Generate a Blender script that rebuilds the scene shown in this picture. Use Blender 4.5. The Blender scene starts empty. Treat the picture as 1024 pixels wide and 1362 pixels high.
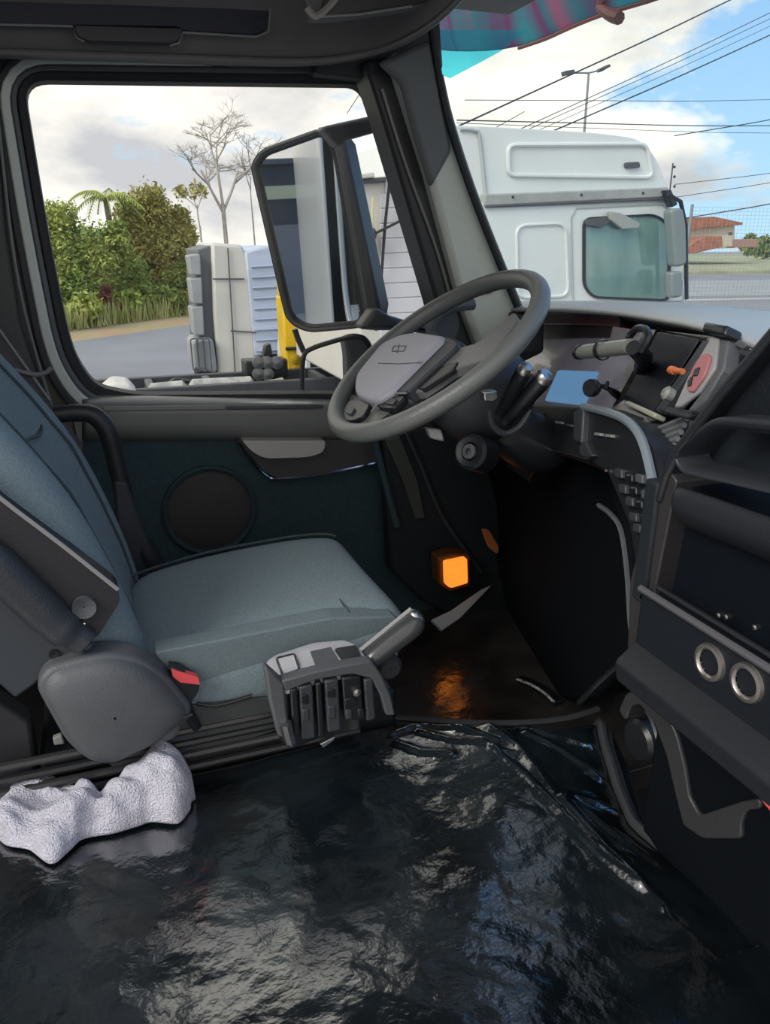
import bpy, bmesh, math, random
from mathutils import Vector, Matrix, noise
R = math.radians
random.seed(7)
SC = bpy.context.scene
COL = SC.collection

# ------------------------------------------------------------------ camera
CAM = Vector((0, 0, 1.25)); YAW = R(20); PITCH = R(19.4); FPX = 1024.0
FW = Vector((math.sin(YAW)*math.cos(PITCH), math.cos(YAW)*math.cos(PITCH), -math.sin(PITCH)))
RT = Vector((math.cos(YAW), -math.sin(YAW), 0)); UP = RT.cross(FW)
cd = bpy.data.cameras.new('camera'); cam = bpy.data.objects.new('camera', cd); COL.objects.link(cam)
cam.matrix_world = Matrix.Translation(CAM) @ Matrix((RT, UP, -FW)).transposed().to_4x4()
cd.sensor_fit = 'VERTICAL'; cd.sensor_height = 24; cd.lens = 24*FPX/1362; cd.clip_start = .02; cd.clip_end = 900
SC.camera = cam

# ------------------------------------------------------------------ light
SUN_E, SUN_ANGLE, SKY_E = 1.7, 30, 1.6
SC.view_settings.view_transform = 'Standard'; SC.view_settings.look = 'None'
SC.view_settings.gamma = 1; SC.view_settings.use_curve_mapping = False
SC.view_settings.exposure = 0.35
sd = bpy.data.lights.new('sun', 'SUN'); sd.energy = SUN_E; sd.angle = R(SUN_ANGLE); sd.color = (1, .97, .92)
sun = bpy.data.objects.new('sun', sd); COL.objects.link(sun)
sun.rotation_euler = Vector((.80, .35, -.60)).to_track_quat('-Z', 'Y').to_euler()
wd = bpy.data.worlds.new('sky'); SC.world = wd; wd.use_nodes = True

def sky():
    nt = wd.node_tree; N = nt.nodes; L = nt.links; N.clear()
    out = N.new('ShaderNodeOutputWorld'); bg = N.new('ShaderNodeBackground'); L.new(bg.outputs[0], out.inputs[0])
    bg.inputs[1].default_value = SKY_E
    tc = N.new('ShaderNodeTexCoord'); mp = N.new('ShaderNodeMapping'); L.new(tc.outputs['Generated'], mp.inputs[0])
    mp.inputs['Scale'].default_value = (1, 1, 2.0); mp.inputs['Location'].default_value = (3.4, 1.7, .35)
    def nz(sc, det, ro, dist=0.0):
        n = N.new('ShaderNodeTexNoise'); L.new(mp.outputs[0], n.inputs['Vector'])
        n.inputs['Scale'].default_value = sc; n.inputs['Detail'].default_value = det; n.inputs['Roughness'].default_value = ro
        n.inputs['Distortion'].default_value = dist
        return n.outputs['Fac']
    def mth(op, a, b):
        m = N.new('ShaderNodeMath'); m.operation = op
        for i, v in enumerate((a, b)):
            if isinstance(v, (int, float)): m.inputs[i].default_value = v
            else: L.new(v, m.inputs[i])
        return m.outputs[0]
    sep = N.new('ShaderNodeSeparateXYZ'); L.new(tc.outputs['Generated'], sep.inputs[0])
    cov = nz(3.2, 9, .56, .2)
    cov = mth('ADD', cov, mth('MULTIPLY', sep.outputs['X'], -.32)); cov = mth('ADD', cov, .12)      # cloudier behind, clearer ahead of the cab
    cov = mth('ADD', cov, mth('MULTIPLY', sep.outputs['Z'], -.12))
    r = N.new('ShaderNodeValToRGB'); L.new(cov, r.inputs[0])
    r.color_ramp.elements[0].position = .365; r.color_ramp.elements[1].position = .43
    blue = N.new('ShaderNodeValToRGB'); L.new(sep.outputs['Z'], blue.inputs[0])
    blue.color_ramp.elements[0].position = 0; blue.color_ramp.elements[0].color = (.30, .45, .58, 1)
    blue.color_ramp.elements[1].position = .5; blue.color_ramp.elements[1].color = (.05, .18, .45, 1)
    cl = N.new('ShaderNodeValToRGB'); L.new(nz(4.2, 7, .55), cl.inputs[0])
    cl.color_ramp.elements[0].position = .36; cl.color_ramp.elements[0].color = (.33, .325, .345, 1)
    cl.color_ramp.elements[1].position = .62; cl.color_ramp.elements[1].color = (.68, .635, .57, 1)
    mx = N.new('ShaderNodeMix'); mx.data_type = 'RGBA'
    L.new(r.outputs[0], mx.inputs[0]); L.new(blue.outputs[0], mx.inputs[6]); L.new(cl.outputs[0], mx.inputs[7])
    L.new(mx.outputs[2], bg.inputs[0])
sky()

# ------------------------------------------------------------------ helpers
def M(px, py, x=None, y=None, z=None, d=None, pl=None):
    """point of the place seen at photo pixel (px, py) on a given plane"""
    v = FW + RT*((px-512)/FPX) - UP*((py-681)/FPX)
    if x is not None: t = (x-CAM.x)/v.x
    elif y is not None: t = (y-CAM.y)/v.y
    elif z is not None: t = (z-CAM.z)/v.z
    elif pl is not None: t = (pl[0]-CAM).dot(pl[1])/v.dot(pl[1])
    else: t = d
    return CAM + v*t
def MM(pts, **k): return [M(a, b, **k) for a, b in pts]

def mat(name, col, rough=.6, metal=0, bump=0, bscale=40, var=0, vscale=6, coat=0, spec=.5, emit=None, es=1, col2=None, stretch=None, det=4, trans=0, alpha=1, rvar=0):
    m = bpy.data.materials.new(name); m.use_nodes = True; nt = m.node_tree; N = nt.nodes; L = nt.links
    b = N['Principled BSDF']; b.inputs['Base Color'].default_value = (*col, 1); b.inputs['Roughness'].default_value = rough
    b.inputs['Metallic'].default_value = metal; b.inputs['Specular IOR Level'].default_value = spec
    b.inputs['Coat Weight'].default_value = coat; b.inputs['Transmission Weight'].default_value = trans
    b.inputs['Alpha'].default_value = alpha
    if emit: b.inputs['Emission Color'].default_value = (*emit, 1); b.inputs['Emission Strength'].default_value = es
    tc = N.new('ShaderNodeTexCoord'); mp = N.new('ShaderNodeMapping'); L.new(tc.outputs['Object'], mp.inputs[0])
    if stretch: mp.inputs['Scale'].default_value = stretch
    if var or col2:
        n = N.new('ShaderNodeTexNoise'); n.inputs['Scale'].default_value = vscale; n.inputs['Detail'].default_value = det
        L.new(mp.outputs[0], n.inputs['Vector'])
        r = N.new('ShaderNodeValToRGB'); L.new(n.outputs['Fac'], r.inputs[0])
        r.color_ramp.elements[0].position = .35; r.color_ramp.elements[1].position = .65
        c2 = col2 or tuple(min(1, c*(1+var)) for c in col); c1 = col if col2 else tuple(c*(1-var) for c in col)
        r.color_ramp.elements[0].color = (*c1, 1); r.color_ramp.elements[1].color = (*c2, 1)
        L.new(r.outputs[0], b.inputs['Base Color'])
        if rvar:
            mr = N.new('ShaderNodeMapRange'); L.new(n.outputs['Fac'], mr.inputs[0]); mr.inputs[3].default_value = rough-rvar; mr.inputs[4].default_value = rough+rvar
            L.new(mr.outputs[0], b.inputs['Roughness'])
    if bump:
        n2 = N.new('ShaderNodeTexNoise'); n2.inputs['Scale'].default_value = bscale; n2.inputs['Detail'].default_value = det
        L.new(mp.outputs[0], n2.inputs['Vector']); bp = N.new('ShaderNodeBump'); bp.inputs['Strength'].default_value = bump
        bp.inputs['Distance'].default_value = .01; L.new(n2.outputs['Fac'], bp.inputs['Height']); L.new(bp.outputs[0], b.inputs['Normal'])
    return m

def glass_mat(name, tint, gloss=.07, haze=0):
    m = bpy.data.materials.new(name); m.use_nodes = True; nt = m.node_tree; N = nt.nodes; L = nt.links; N.clear()
    o = N.new('ShaderNodeOutputMaterial'); t = N.new('ShaderNodeBsdfTransparent'); t.inputs[0].default_value = (*tint, 1)
    g = N.new('ShaderNodeBsdfGlossy'); g.inputs['Roughness'].default_value = .02; mx = N.new('ShaderNodeMixShader')
    fr = N.new('ShaderNodeFresnel'); fr.inputs[0].default_value = 1.35
    mm = N.new('ShaderNodeMath'); mm.operation = 'MULTIPLY'; mm.inputs[1].default_value = gloss*10; mm.use_clamp = True
    L.new(fr.outputs[0], mm.inputs[0]); L.new(mm.outputs[0], mx.inputs[0])
    L.new(t.outputs[0], mx.inputs[1]); L.new(g.outputs[0], mx.inputs[2])
    if haze:  # translucent veil mixed in for the washed-out glare on the windshield
        d = N.new('ShaderNodeBsdfTranslucent'); d.inputs[0].default_value = (.9, .95, .92, 1); m2 = N.new('ShaderNodeMixShader'); m2.inputs[0].default_value = haze
        L.new(mx.outputs[0], m2.inputs[1]); L.new(d.outputs[0], m2.inputs[2]); L.new(m2.outputs[0], o.inputs[0])
    else: L.new(mx.outputs[0], o.inputs[0])
    return m

def link(name, me, m, parent=None):
    o = bpy.data.objects.new(name, me); COL.objects.link(o)
    if m: me.materials.append(m)
    if parent is not None:
        o.parent = parent
        o.matrix_parent_inverse = Matrix.Translation(-parent.get('_loc_v', Vector((0, 0, 0))) if False else -base_of(parent))
    return o
BASE = {}
def base_of(p): return BASE.get(p.name, Vector((0, 0, 0)))

def tag(o, label=None, cat=None, group=None, kind=None):
    if label: o['label'] = label
    if cat: o['category'] = cat
    if group: o['group'] = group
    if kind: o['kind'] = kind
    return o
def thing(name, label, cat, loc, group=None):
    o = bpy.data.objects.new(name, None); COL.objects.link(o); o.location = loc; o.empty_display_size = .1
    BASE[o.name] = Vector(loc); return tag(o, label, cat, group)

def mesh(name, vs, fs, m, parent=None, smooth=True, bev=0, seg=2, sub=0, solid=0, angle=35):
    me = bpy.data.meshes.new(name); me.from_pydata([tuple(v) for v in vs], [], fs)
    bm = bmesh.new(); bm.from_mesh(me); bmesh.ops.remove_doubles(bm, verts=bm.verts, dist=1e-6)
    bmesh.ops.recalc_face_normals(bm, faces=bm.faces); bm.to_mesh(me); bm.free()
    o = link(name, me, m, parent)
    if smooth:
        for p in me.polygons: p.use_smooth = True
    if solid:
        md = o.modifiers.new('s', 'SOLIDIFY'); md.thickness = solid; md.offset = 0
    if bev:
        md = o.modifiers.new('b', 'BEVEL'); md.width = bev; md.segments = seg; md.limit_method = 'ANGLE'; md.angle_limit = R(angle)
    if sub:
        md = o.modifiers.new('u', 'SUBSURF'); md.levels = sub; md.render_levels = sub
    elif smooth:
        try: me.set_sharp_from_angle(angle=R(40))
        except Exception: pass
    return o
def prism(name, pts, off, m, parent=None, bev=.003, smooth=True, **k):
    off = Vector(off); n = len(pts); vs = [Vector(p) for p in pts]+[Vector(p)+off for p in pts]
    fs = [list(range(n)), list(range(2*n-1, n-1, -1))]+[[i, (i+1) % n, n+(i+1) % n, n+i] for i in range(n)]
    return mesh(name, vs, fs, m, parent, smooth, bev, **k)
def ring(name, a, b, off, m, parent=None, bev=.002, **k):
    off = Vector(off); n = len(a); vs = list(a)+list(b)+[p+off for p in a]+[p+off for p in b]; fs = []
    for i in range(n):
        j = (i+1) % n
        fs += [[i, j, n+j, n+i], [2*n+i, 3*n+i, 3*n+j, 2*n+j], [i, 2*n+i, 2*n+j, j], [n+i, n+j, 3*n+j, 3*n+i]]
    return mesh(name, vs, fs, m, parent, True, bev, **k)
def loft(name, rows, m, parent=None, closed=False, caps=False, sub=1, solid=0, bev=0):
    nr, nc = len(rows), len(rows[0]); vs = [p for r in rows for p in r]; fs = []
    for i in range(nr-1):
        for j in range(nc if closed else nc-1):
            k = (j+1) % nc; fs.append([i*nc+j, i*nc+k, (i+1)*nc+k, (i+1)*nc+j])
    if caps: fs += [list(range(nc))[::-1], [(nr-1)*nc+j for j in range(nc)]]
    return mesh(name, vs, fs, m, parent, True, bev, sub=sub, solid=solid)
def box(name, lo, hi, m, parent=None, bev=.004, rot=None, piv=None, **k):
    lo, hi = Vector(lo), Vector(hi)
    vs = [Vector((x, y, z)) for x in (lo.x, hi.x) for y in (lo.y, hi.y) for z in (lo.z, hi.z)]
    if rot is not None:
        c = Vector(piv) if piv else (lo+hi)/2; q = rot.to_matrix() if hasattr(rot, 'to_matrix') else rot
        vs = [c+q @ (v-c) for v in vs]
    fs = [[0, 1, 3, 2], [4, 6, 7, 5], [0, 4, 5, 1], [2, 3, 7, 6], [0, 2, 6, 4], [1, 5, 7, 3]]
    return mesh(name, vs, fs, m, parent, True, bev, **k)
def spline(pts, n=6, closed=False):
    P = [Vector(p) for p in pts]; L = len(P); out = []
    for i in range(L if closed else L-1):
        g = (lambda q: P[q % L]) if closed else (lambda q: P[max(0, min(L-1, q))])
        a, b, c, d = g(i-1), g(i), g(i+1), g(i+2)
        for s in range(n):
            t = s/n; out.append(.5*((2*b)+(c-a)*t+(2*a-5*b+4*c-d)*t*t+(3*b-a-3*c+d)*t**3))
    if not closed: out.append(P[-1])
    return out
def tubedata(pts, r, seg=8, closed=False, flat=1.0):
    P = [Vector(p) for p in pts]; n = len(P); vs, fs = [], []
    rr = r if isinstance(r, (list, tuple)) else [r]*n
    prev = None
    for i, p in enumerate(P):
        t = (P[(i+1) % n]-P[i-1]) if closed else (P[min(n-1, i+1)]-P[max(0, i-1)])
        t = t.normalized() if t.length > 1e-9 else Vector((0, 0, 1))
        if prev is None: prev = t.orthogonal().normalized() if abs(t.z) > .9 else t.cross(Vector((0, 0, 1))).normalized()
        u = (prev-t*prev.dot(t)).normalized(); w = t.cross(u); prev = u
        ri = rr[min(len(rr)-1, i*len(rr)//n if len(rr) != n else i)]
        for s in range(seg):
            a = 2*math.pi*s/seg; vs.append(p+u*(ri*math.cos(a))+w*(ri*flat*math.sin(a)))
    for i in range(n if closed else n-1):
        j = (i+1) % n
        for s in range(seg):
            k = (s+1) % seg; fs.append([i*seg+s, i*seg+k, j*seg+k, j*seg+s])
    if not closed: fs += [list(range(seg))[::-1], [(n-1)*seg+s for s in range(seg)]]
    return vs, fs
def tube(name, pts, r, m, parent=None, seg=8, closed=False, sp=0, flat=1.0):
    if sp: pts = spline(pts, sp, closed)
    vs, fs = tubedata(pts, r, seg, closed, flat); return mesh(name, vs, fs, m, parent)
def lathe(name, prof, c, ax, m, parent=None, seg=32, bev=0):
    """prof: (radius, height along axis)"""
    ax = Vector(ax).normalized(); u = ax.orthogonal().normalized(); w = ax.cross(u); c = Vector(c); rows = []
    for r, h in prof:
        rows.append([c+ax*h+(u*math.cos(2*math.pi*s/seg)+w*math.sin(2*math.pi*s/seg))*max(r, 1e-5) for s in range(seg)])
    return loft(name, rows, m, parent, closed=True, sub=0, bev=bev)
def rpoly(pts, r=8, n=5):
    """round the corners of a 2D polygon; r may be a list"""
    out = []; L = len(pts)
    for i in range(L):
        p = Vector(pts[i]); a = Vector(pts[i-1]); b = Vector(pts[(i+1) % L]); ri = r[i] if isinstance(r, (list, tuple)) else r
        da, db = (a-p), (b-p); q = min(ri, da.length*.48, db.length*.48); s, e = p+da.normalized()*q, p+db.normalized()*q
        for k in range(n+1):
            t = k/n; out.append((s*(1-t)**2+p*2*t*(1-t)+e*t*t)[:])
    return out
def offp(pts, d):
    """offset closed 2D polyline outward (d>0) for either winding"""
    ar = sum(pts[i-1][0]*pts[i][1]-pts[i][0]*pts[i-1][1] for i in range(len(pts))); s = 1 if ar > 0 else -1; out = []
    n = len(pts)
    for i in range(n):
        a, b, c = Vector(pts[i-1]), Vector(pts[i]), Vector(pts[(i+1) % n])
        t = ((b-a).normalized()+(c-b).normalized())
        if t.length < 1e-6: t = c-a
        t.normalize(); nn = Vector((t.y, -t.x))*s
        dd = d[i] if isinstance(d, (list, tuple)) else d
        out.append((b+nn*dd)[:])
    return out

# ------------------------------------------------------------------ materials
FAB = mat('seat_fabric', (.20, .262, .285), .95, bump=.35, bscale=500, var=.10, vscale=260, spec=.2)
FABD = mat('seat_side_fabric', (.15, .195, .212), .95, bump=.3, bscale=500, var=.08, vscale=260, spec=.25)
PLD = mat('dark_plastic', (.038, .043, .050), .45, bump=.15, bscale=350, var=.15, vscale=8)
PLM = mat('grey_plastic', (.085, .092, .10), .5, bump=.15, bscale=350, var=.12, vscale=8)
PLB = mat('black_plastic', (.012, .014, .017), .35, var=.2, vscale=6)
PLL = mat('pale_grey_plastic', (.24, .25, .235), .45, bump=.08, bscale=300, var=.06)
RUB = mat('black_rubber', (.015, .016, .018), .6, bump=.1, bscale=120)
TEAL = mat('teal_door_cloth', (.026, .058, .070), .85, bump=.25, bscale=420, var=.15, vscale=120)
SPK = mat('speaker_cloth', (.060, .058, .062), .8, bump=.4, bscale=700, var=.2, vscale=500)
CEIL = mat('headliner_plastic', (.12, .115, .11), .6, bump=.1, bscale=300, var=.08)
DASHT = mat('dash_top_skin', (.36, .37, .355), .34, bump=.15, bscale=260, var=.08, vscale=5)
CHR = mat('chrome', (.75, .75, .75), .15, 1)
SATIN = mat('satin_metal', (.45, .45, .44), .35, 1)
WHT = mat('white_paint', (.73, .77, .76), .25, coat=.5, var=.03, vscale=2)
WHTC = mat('cream_paint', (.62, .60, .55), .4, var=.05, vscale=2)
DPANEL = mat('gloss_display_panel', (.28, .26, .34), .25, coat=.7, var=.12, vscale=9)
SCREEN = mat('lit_screen', (.02, .05, .1), .3, emit=(.20, .48, .85), es=.32)
AMB = mat('amber_glow', (.9, .3, .02), .3, emit=(1, .27, .03), es=.85, var=.2, vscale=60)  # emission stands in for sunlight on the orange box
RED = mat('red_plastic', (.75, .08, .09), .4)
ORG = mat('orange_plastic', (.6, .16, .05), .4)

# ------------------------------------------------------------------ ground outside
GZ = -1.35
ASPH = mat('asphalt', (.255, .255, .275), .9, bump=.3, bscale=3, var=.10, vscale=.35, det=8)
e = [(-90, 21.5), (-30, 20.8)]
p1 = M(95, 455, z=GZ); p2 = M(250, 432, z=GZ)
g = box('ground', (-120, -40, GZ-.3), (160, 160, GZ), ASPH, bev=0); tag(g, kind='structure')
DIRT = mat('dirt_and_grass', (.48, .30, .19), 1, col2=(.42, .38, .18), vscale=.8, bump=.4, bscale=6, det=8)
GRS = mat('grass_bank', (.14, .19, .06), 1, col2=(.26, .28, .10), vscale=1.5, bump=.5, bscale=8, det=8)
dr = (p2-p1).normalized(); nn = Vector((-dr.y, dr.x, 0))
a0 = p1-dr*25; a1 = p2+dr*22
rows = []
for s, dz in ((0, .0), (.25, .10), (1.5, .22), (3.0, .32), (6.5, .6), (14, .9), (60, 1.2)):
    rows.append([a0+(a1-a0)*(k/40)+nn*(s+.25*noise.noise(Vector((k*.6, s, 0))))+Vector((0, 0, dz+.1*noise.noise(Vector((k*.5, s, 5)))*min(1, s))) for k in range(41)])
tag(loft('dirt_verge', rows[:4], DIRT, sub=1), kind='structure')
tag(loft('grass_hill', rows[3:], GRS, sub=1), kind='structure')
tag(box('pale_kerb', (a0.x, 0, 0), (a0.x, 0, 0), DIRT), kind='structure') if False else None
# far road bands and low verge to the right
ROAD2 = mat('far_road', (.34, .35, .35), .9, var=.06, vscale=.4)
tag(prism('far_road', [Vector((10, 34, GZ)), Vector((120, 20, GZ)), Vector((120, 34, GZ)), Vector((14, 48, GZ))], (0, 0, .03), ROAD2, bev=0), kind='structure')
LANE = mat('pale_road_line', (.5, .5, .48), .9)
tag(prism('lane_line', [Vector((8, 31.6, GZ)), Vector((120, 18, GZ)), Vector((120, 18.6, GZ)), Vector((8, 32.2, GZ))], (0, 0, .04), LANE, bev=0), kind='structure')
GR2 = mat('dry_grass', (.36, .36, .22), 1, var=.2, vscale=.6)
tag(prism('grass_verge', [Vector((14, 58, GZ)), Vector((120, 44, GZ)), Vector((120, 120, GZ)), Vector((14, 120, GZ))], (0, 0, .25), GR2, bev=0), kind='structure')

# ------------------------------------------------------------------ plants
def leafmesh(name, blobs, n, size, m, parent, stretch=1.0, droop=0):
    vs, fs = [], []
    tot = sum(b[3]**2 for b in blobs)
    for (cx, cy, cz, r) in blobs:
        for _ in range(int(n*r*r/tot)):
            d = Vector((random.gauss(0, 1), random.gauss(0, 1), random.gauss(0, 1))).normalized()
            rr = r*(.55+.5*random.random()); rr *= 1+.55*noise.noise(d*3+Vector((cx, cy, cz)))
            p = Vector((cx, cy, cz))+Vector((d.x, d.y, d.z*stretch))*rr
            u = Vector((random.uniform(-1, 1), random.uniform(-1, 1), random.uniform(-1, .6)-droop)).normalized()
            w = u.cross(Vector((random.uniform(-1, 1), random.uniform(-1, 1), random.uniform(-1, 1)))).normalized()
            s = size*random.uniform(.6, 1.3); k = len(vs)
            vs += [p-u*s, p+w*s*.4, p+u*s, p-w*s*.4]; fs.append([k, k+1, k+2, k+3])
    me = bpy.data.meshes.new(name); me.from_pydata([v[:] for v in vs], [], fs); return link(name, me, m, parent)
def leafmat(name, c1, c2):
    m = mat(name, c1, .7, col2=c2, vscale=.9, det=6); nt = m.node_tree; b = nt.nodes['Principled BSDF']
    b.inputs['Specular IOR Level'].default_value = .2
    return m
LG = [leafmat('leaf_bright', (.18, .26, .06), (.46, .50, .13)), leafmat('leaf_olive', (.25, .25, .065), (.48, .43, .14)),
      leafmat('leaf_dark', (.10, .16, .045), (.28, .33, .09)), leafmat('leaf_red', (.16, .05, .05), (.20, .10, .06))]
BARK = mat('bark', (.20, .17, .14), .9, bump=.5, bscale=20, var=.2); BARKP = mat('pale_bark', (.42, .38, .33), .9, var=.2, vscale=4)
BK = mat('shade_twigs', (.05, .07, .03), 1, var=.3, vscale=3)
def tree(name, label, px, py_top, w, dist, mi, seed, n=17000, cat='tree', zb=-.5, blobsn=16, leaf=.085):
    if px < 300:      # stand behind the verge, which runs off at an angle
        dist = dist-21.6+25.0+(px-85)*.0225; zb = -1.15
    random.seed(seed); c = M(px, 320, y=dist); top = M(px, py_top, y=dist).z
    t = thing(name, label, cat, (c.x, dist, zb)); bl = []
    ww = w*dist/1000
    for k in range(blobsn):
        f = (k+.5)/blobsn; z = zb+.35+(top-zb-.35-ww*.18)*(f if f > .12 else .12)
        rr = ww*(.22 if f > .6 else .27)*random.uniform(.7, 1.25)
        a = random.uniform(0, 6.28); q = ww*.36*(1.2-f)
        bl.append((c.x+math.cos(a)*q, dist+math.sin(a)*q*.6, min(z, top-rr*.95), rr))
    leafmesh('crown', bl, n, leaf, LG[mi], t)
    vs, fs = [], []
    for (x, y, z, r) in bl:      # twig mass inside each clump
        v2, f2 = tubedata([Vector((c.x, dist, zb)), Vector(((c.x+x)/2, (dist+y)/2, (zb+z)/2)), Vector((x, y, z))], [.10, .06, .03], 6)
        k = len(vs); vs += v2; fs += [[q+k for q in g] for g in f2]
    mesh('trunk', vs, fs, BARK, t); return t
tree('leafy_tree', 'bright green leafy tree at the left edge of the door window', 85, 262, 95, 24, 0, 1, n=22000)
tree('leafy_tree', 'dark green tree cut off by the left edge of the door window', 62, 285, 80, 25.5, 2, 41)
tree('leafy_tree', 'small yellow-green tree in front of the palm', 152, 288, 60, 23, 0, 2)
tree('leafy_tree', 'tall olive-green tree right of the palm, highest of the leafy ones', 196, 246, 92, 25, 1, 3, n=24000)
tree('leafy_tree', 'olive round-crowned tree just left of the grey fairing of the far truck', 236, 272, 62, 24.5, 1, 4, n=18000)
tree('leafy_tree', 'dark tree standing low behind the red-leaved shrub', 122, 318, 70, 25.5, 2, 5)
tree('leafy_tree', 'dark green low tree between the olive trees', 168, 345, 70, 24, 2, 6)
tree('leafy_tree', 'dark low tree beside the cream truck cab', 240, 345, 60, 23.5, 2, 16)
tree('shrub', 'red-leaved shrub at the foot of the trees', 133, 375, 26, 21.8, 3, 8, n=900, cat='shrub', blobsn=3, zb=-.5, leaf=.11)
for k, (x, yt, mi, lab) in enumerate([(98, 388, 0, 'light green bush at the very left behind the road verge'), (170, 386, 0, 'light green bush right of the red-leaved shrub'),
                                     (210, 378, 2, 'dark green bush at the foot of the olive tree'), (243, 386, 1, 'olive bush next to the far truck, on the bank')]):
    tree('bush', lab, x, yt, 42, 21.6, mi, 20+k, n=1500, cat='bush', blobsn=4, zb=-.75, leaf=.11)
tree('background_tree', 'distant green treetop beyond the house on the right', 997, 311, 26, 78, 2, 31, n=1500, zb=-.5, leaf=.35)
tree('background_tree', 'farthest dark treetop at the right edge of the windshield', 1016, 314, 36, 85, 2, 32, n=1500, zb=-.5, leaf=.4)
random.seed(77); bl = []
for k in range(46):
    p = a0+(a1-a0)*(.25+.5*(k+random.uniform(-.4, .4))/46)+nn*random.uniform(2.0, 4.6); bl.append((p.x, p.y, -.85+random.uniform(-.1, .35), random.uniform(.45, .85)))
tag(leafmesh('undergrowth', bl, 30000, .075, LG[2], None), 'dark green undergrowth filling the bank beneath the trees', 'undergrowth', kind='stuff')
# tall grass strip on the bank
random.seed(5); vs, fs = [], []
for _ in range(14000):
    s = random.random(); p = a0+(a1-a0)*(.25+.5*s)+nn*random.uniform(.9, 2.6)
    p.z = GZ+.18; h = random.uniform(.25, .8); a = random.uniform(0, 3.14); w = Vector((math.cos(a), math.sin(a), 0))*.03
    k = len(vs); vs += [p-w, p+w, p+Vector((random.uniform(-.15, .15), random.uniform(-.1, .1), h))]; fs.append([k, k+1, k+2])
me = bpy.data.meshes.new('tall_grass'); me.from_pydata([v[:] for v in vs], [], fs)
tag(link('tall_grass', me, leafmat('grass_blades', (.24, .30, .09), (.50, .48, .20))), 'tall yellow-green grass along the bank under the trees', 'grass', kind='stuff')
# palm
def palm():
    random.seed(12); c = M(140, 262, y=29.5); t = thing('palm_tree', 'tall palm with drooping fronds above the green trees', 'tree', (c.x, 29.5, -1.0))
    tube('trunk', [(c.x, 29.5, -1.0), (c.x+.1, 29.5, 1), c], [.14, .11, .09], BARK, t)
    for k in range(13):
        a = k*2.4; up = random.uniform(.35, 1.1); L = random.uniform(.9, 1.4); pts = []
        for s in range(9):
            f = s/8; pts.append(c+Vector((math.cos(a)*L*f, math.sin(a)*L*f, up*f-1.1*f*f*L*.8)))
        vs, fs = tubedata(pts, .02, 4)
        for s in range(1, 9):
            for sg in (-1, 1):
                for q in range(2):
                    p = pts[s-1].lerp(pts[s], q/2); sd = Vector((-math.sin(a), math.cos(a), 0))*sg; e_ = p+sd*.28*(1.1-abs(s/8-.5))+Vector((math.cos(a)*.1, math.sin(a)*.1, -.16))
                    k2 = len(vs); w = Vector((math.cos(a), math.sin(a), 0))*.035; vs += [p-w, p+w, e_]; fs.append([k2, k2+1, k2+2])
        mesh('frond', vs, fs, LG[0], t, smooth=False)
palm()
def bare(label, px, pyt, pyb, dist, seed, spread=1.0, r0=.07, leaves=0, depth=5, m=BARKP):
    random.seed(seed); b = M(px, pyb, y=dist); tp = M(px, pyt, y=dist); H = tp.z-b.z
    base = Vector((b.x, dist, -1.0)); t = thing('bare_tree', label, 'tree', base); vs, fs = [], []; tips = []
    def br(p, d, L, r, k):
        q = p+d*L*.5+Vector((random.uniform(-.05, .05), random.uniform(-.05, .05), 0))*L; e_ = q+(d+Vector((random.uniform(-.12, .12), random.uniform(-.1, .1), .05))).normalized()*L*.5
        v2, f2 = tubedata([p, q, e_], [r, r*.85, r*.7], 5); o = len(vs); vs.extend(v2); fs.extend([[x+o for x in g] for g in f2])
        if k == 0: tips.append(e_); return
        for _ in range(3 if k > 1 else 4):
            nd = (d+Vector((random.uniform(-1, 1)*spread, random.uniform(-.8, .8)*spread, random.uniform(-.35, .45)))).normalized()
            br(q.lerp(e_, random.uniform(.1, 1)), nd, L*random.uniform(.55, .78), r*.6, k-1)
    trunk_top = Vector((b.x, dist, b.z+H*.35)); v2, f2 = tubedata([base, (base+trunk_top)/2+Vector((.05, 0, 0)), trunk_top], [r0*1.3, r0*1.1, r0], 6); vs.extend(v2); fs.extend(f2)
    for dx in ((-.55, .0, .5) if depth > 3 else (-.1,)): br(trunk_top-Vector((0, 0, abs(dx)*.5)), Vector((dx, random.uniform(-.2, .2), 1)).normalized(), H*.36, r0*.8, depth)
    mesh('branches', vs, fs, m, t, smooth=False)
    if leaves: leafmesh('crown', [(p.x, p.y, p.z, .16) for p in tips[:80]], leaves, .09, LG[1], t)
bare('tall leafless pale tree behind the cream truck cab', 300, 158, 330, 31, 3, 1.5, .075)
bare('thin sparse tree with few leaves left of the leafless one', 268, 245, 330, 30, 9, .8, .035, leaves=300, depth=3)
bare('slender leafless sapling behind the mirror edge', 338, 192, 330, 32, 14, .5, .03, depth=2)

# ------------------------------------------------------------------ far cream truck behind the door window
def wheel(parent, x, y, z, r, w):
    lathe('wheel', [(.01, 0), (r*.55, 0), (r*.6, .03), (r*.95, .0), (r, w*.2), (r, w*.8), (r*.95, w), (.01, w)], (x, y, z), (0, 1, 0), RUB, parent, 20)
FY = 13.0
t = thing('cream_truck', 'cream truck cab seen from behind, parked beyond the flatbed', 'truck', (M(320, 500, y=FY).x, FY+1.2, GZ))
mF = lambda q, y=FY: MM(q, y=y)
prism('cab_body', mF([(281, 322), (323, 326), (331, 352), (343, 499), (291, 500), (284, 420)]), (0, 2.0, 0), WHTC, t, bev=.05)
prism('wall_panel', mF([(325, 335), (352, 327), (385, 327), (388, 470), (338, 474)], FY-.02), (0, 1.9, 0), mat('blue_white_curtain', (.50, .56, .68), .5, var=.1, vscale=2, stretch=(.3, 1, 4)), t, bev=.04)
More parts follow.
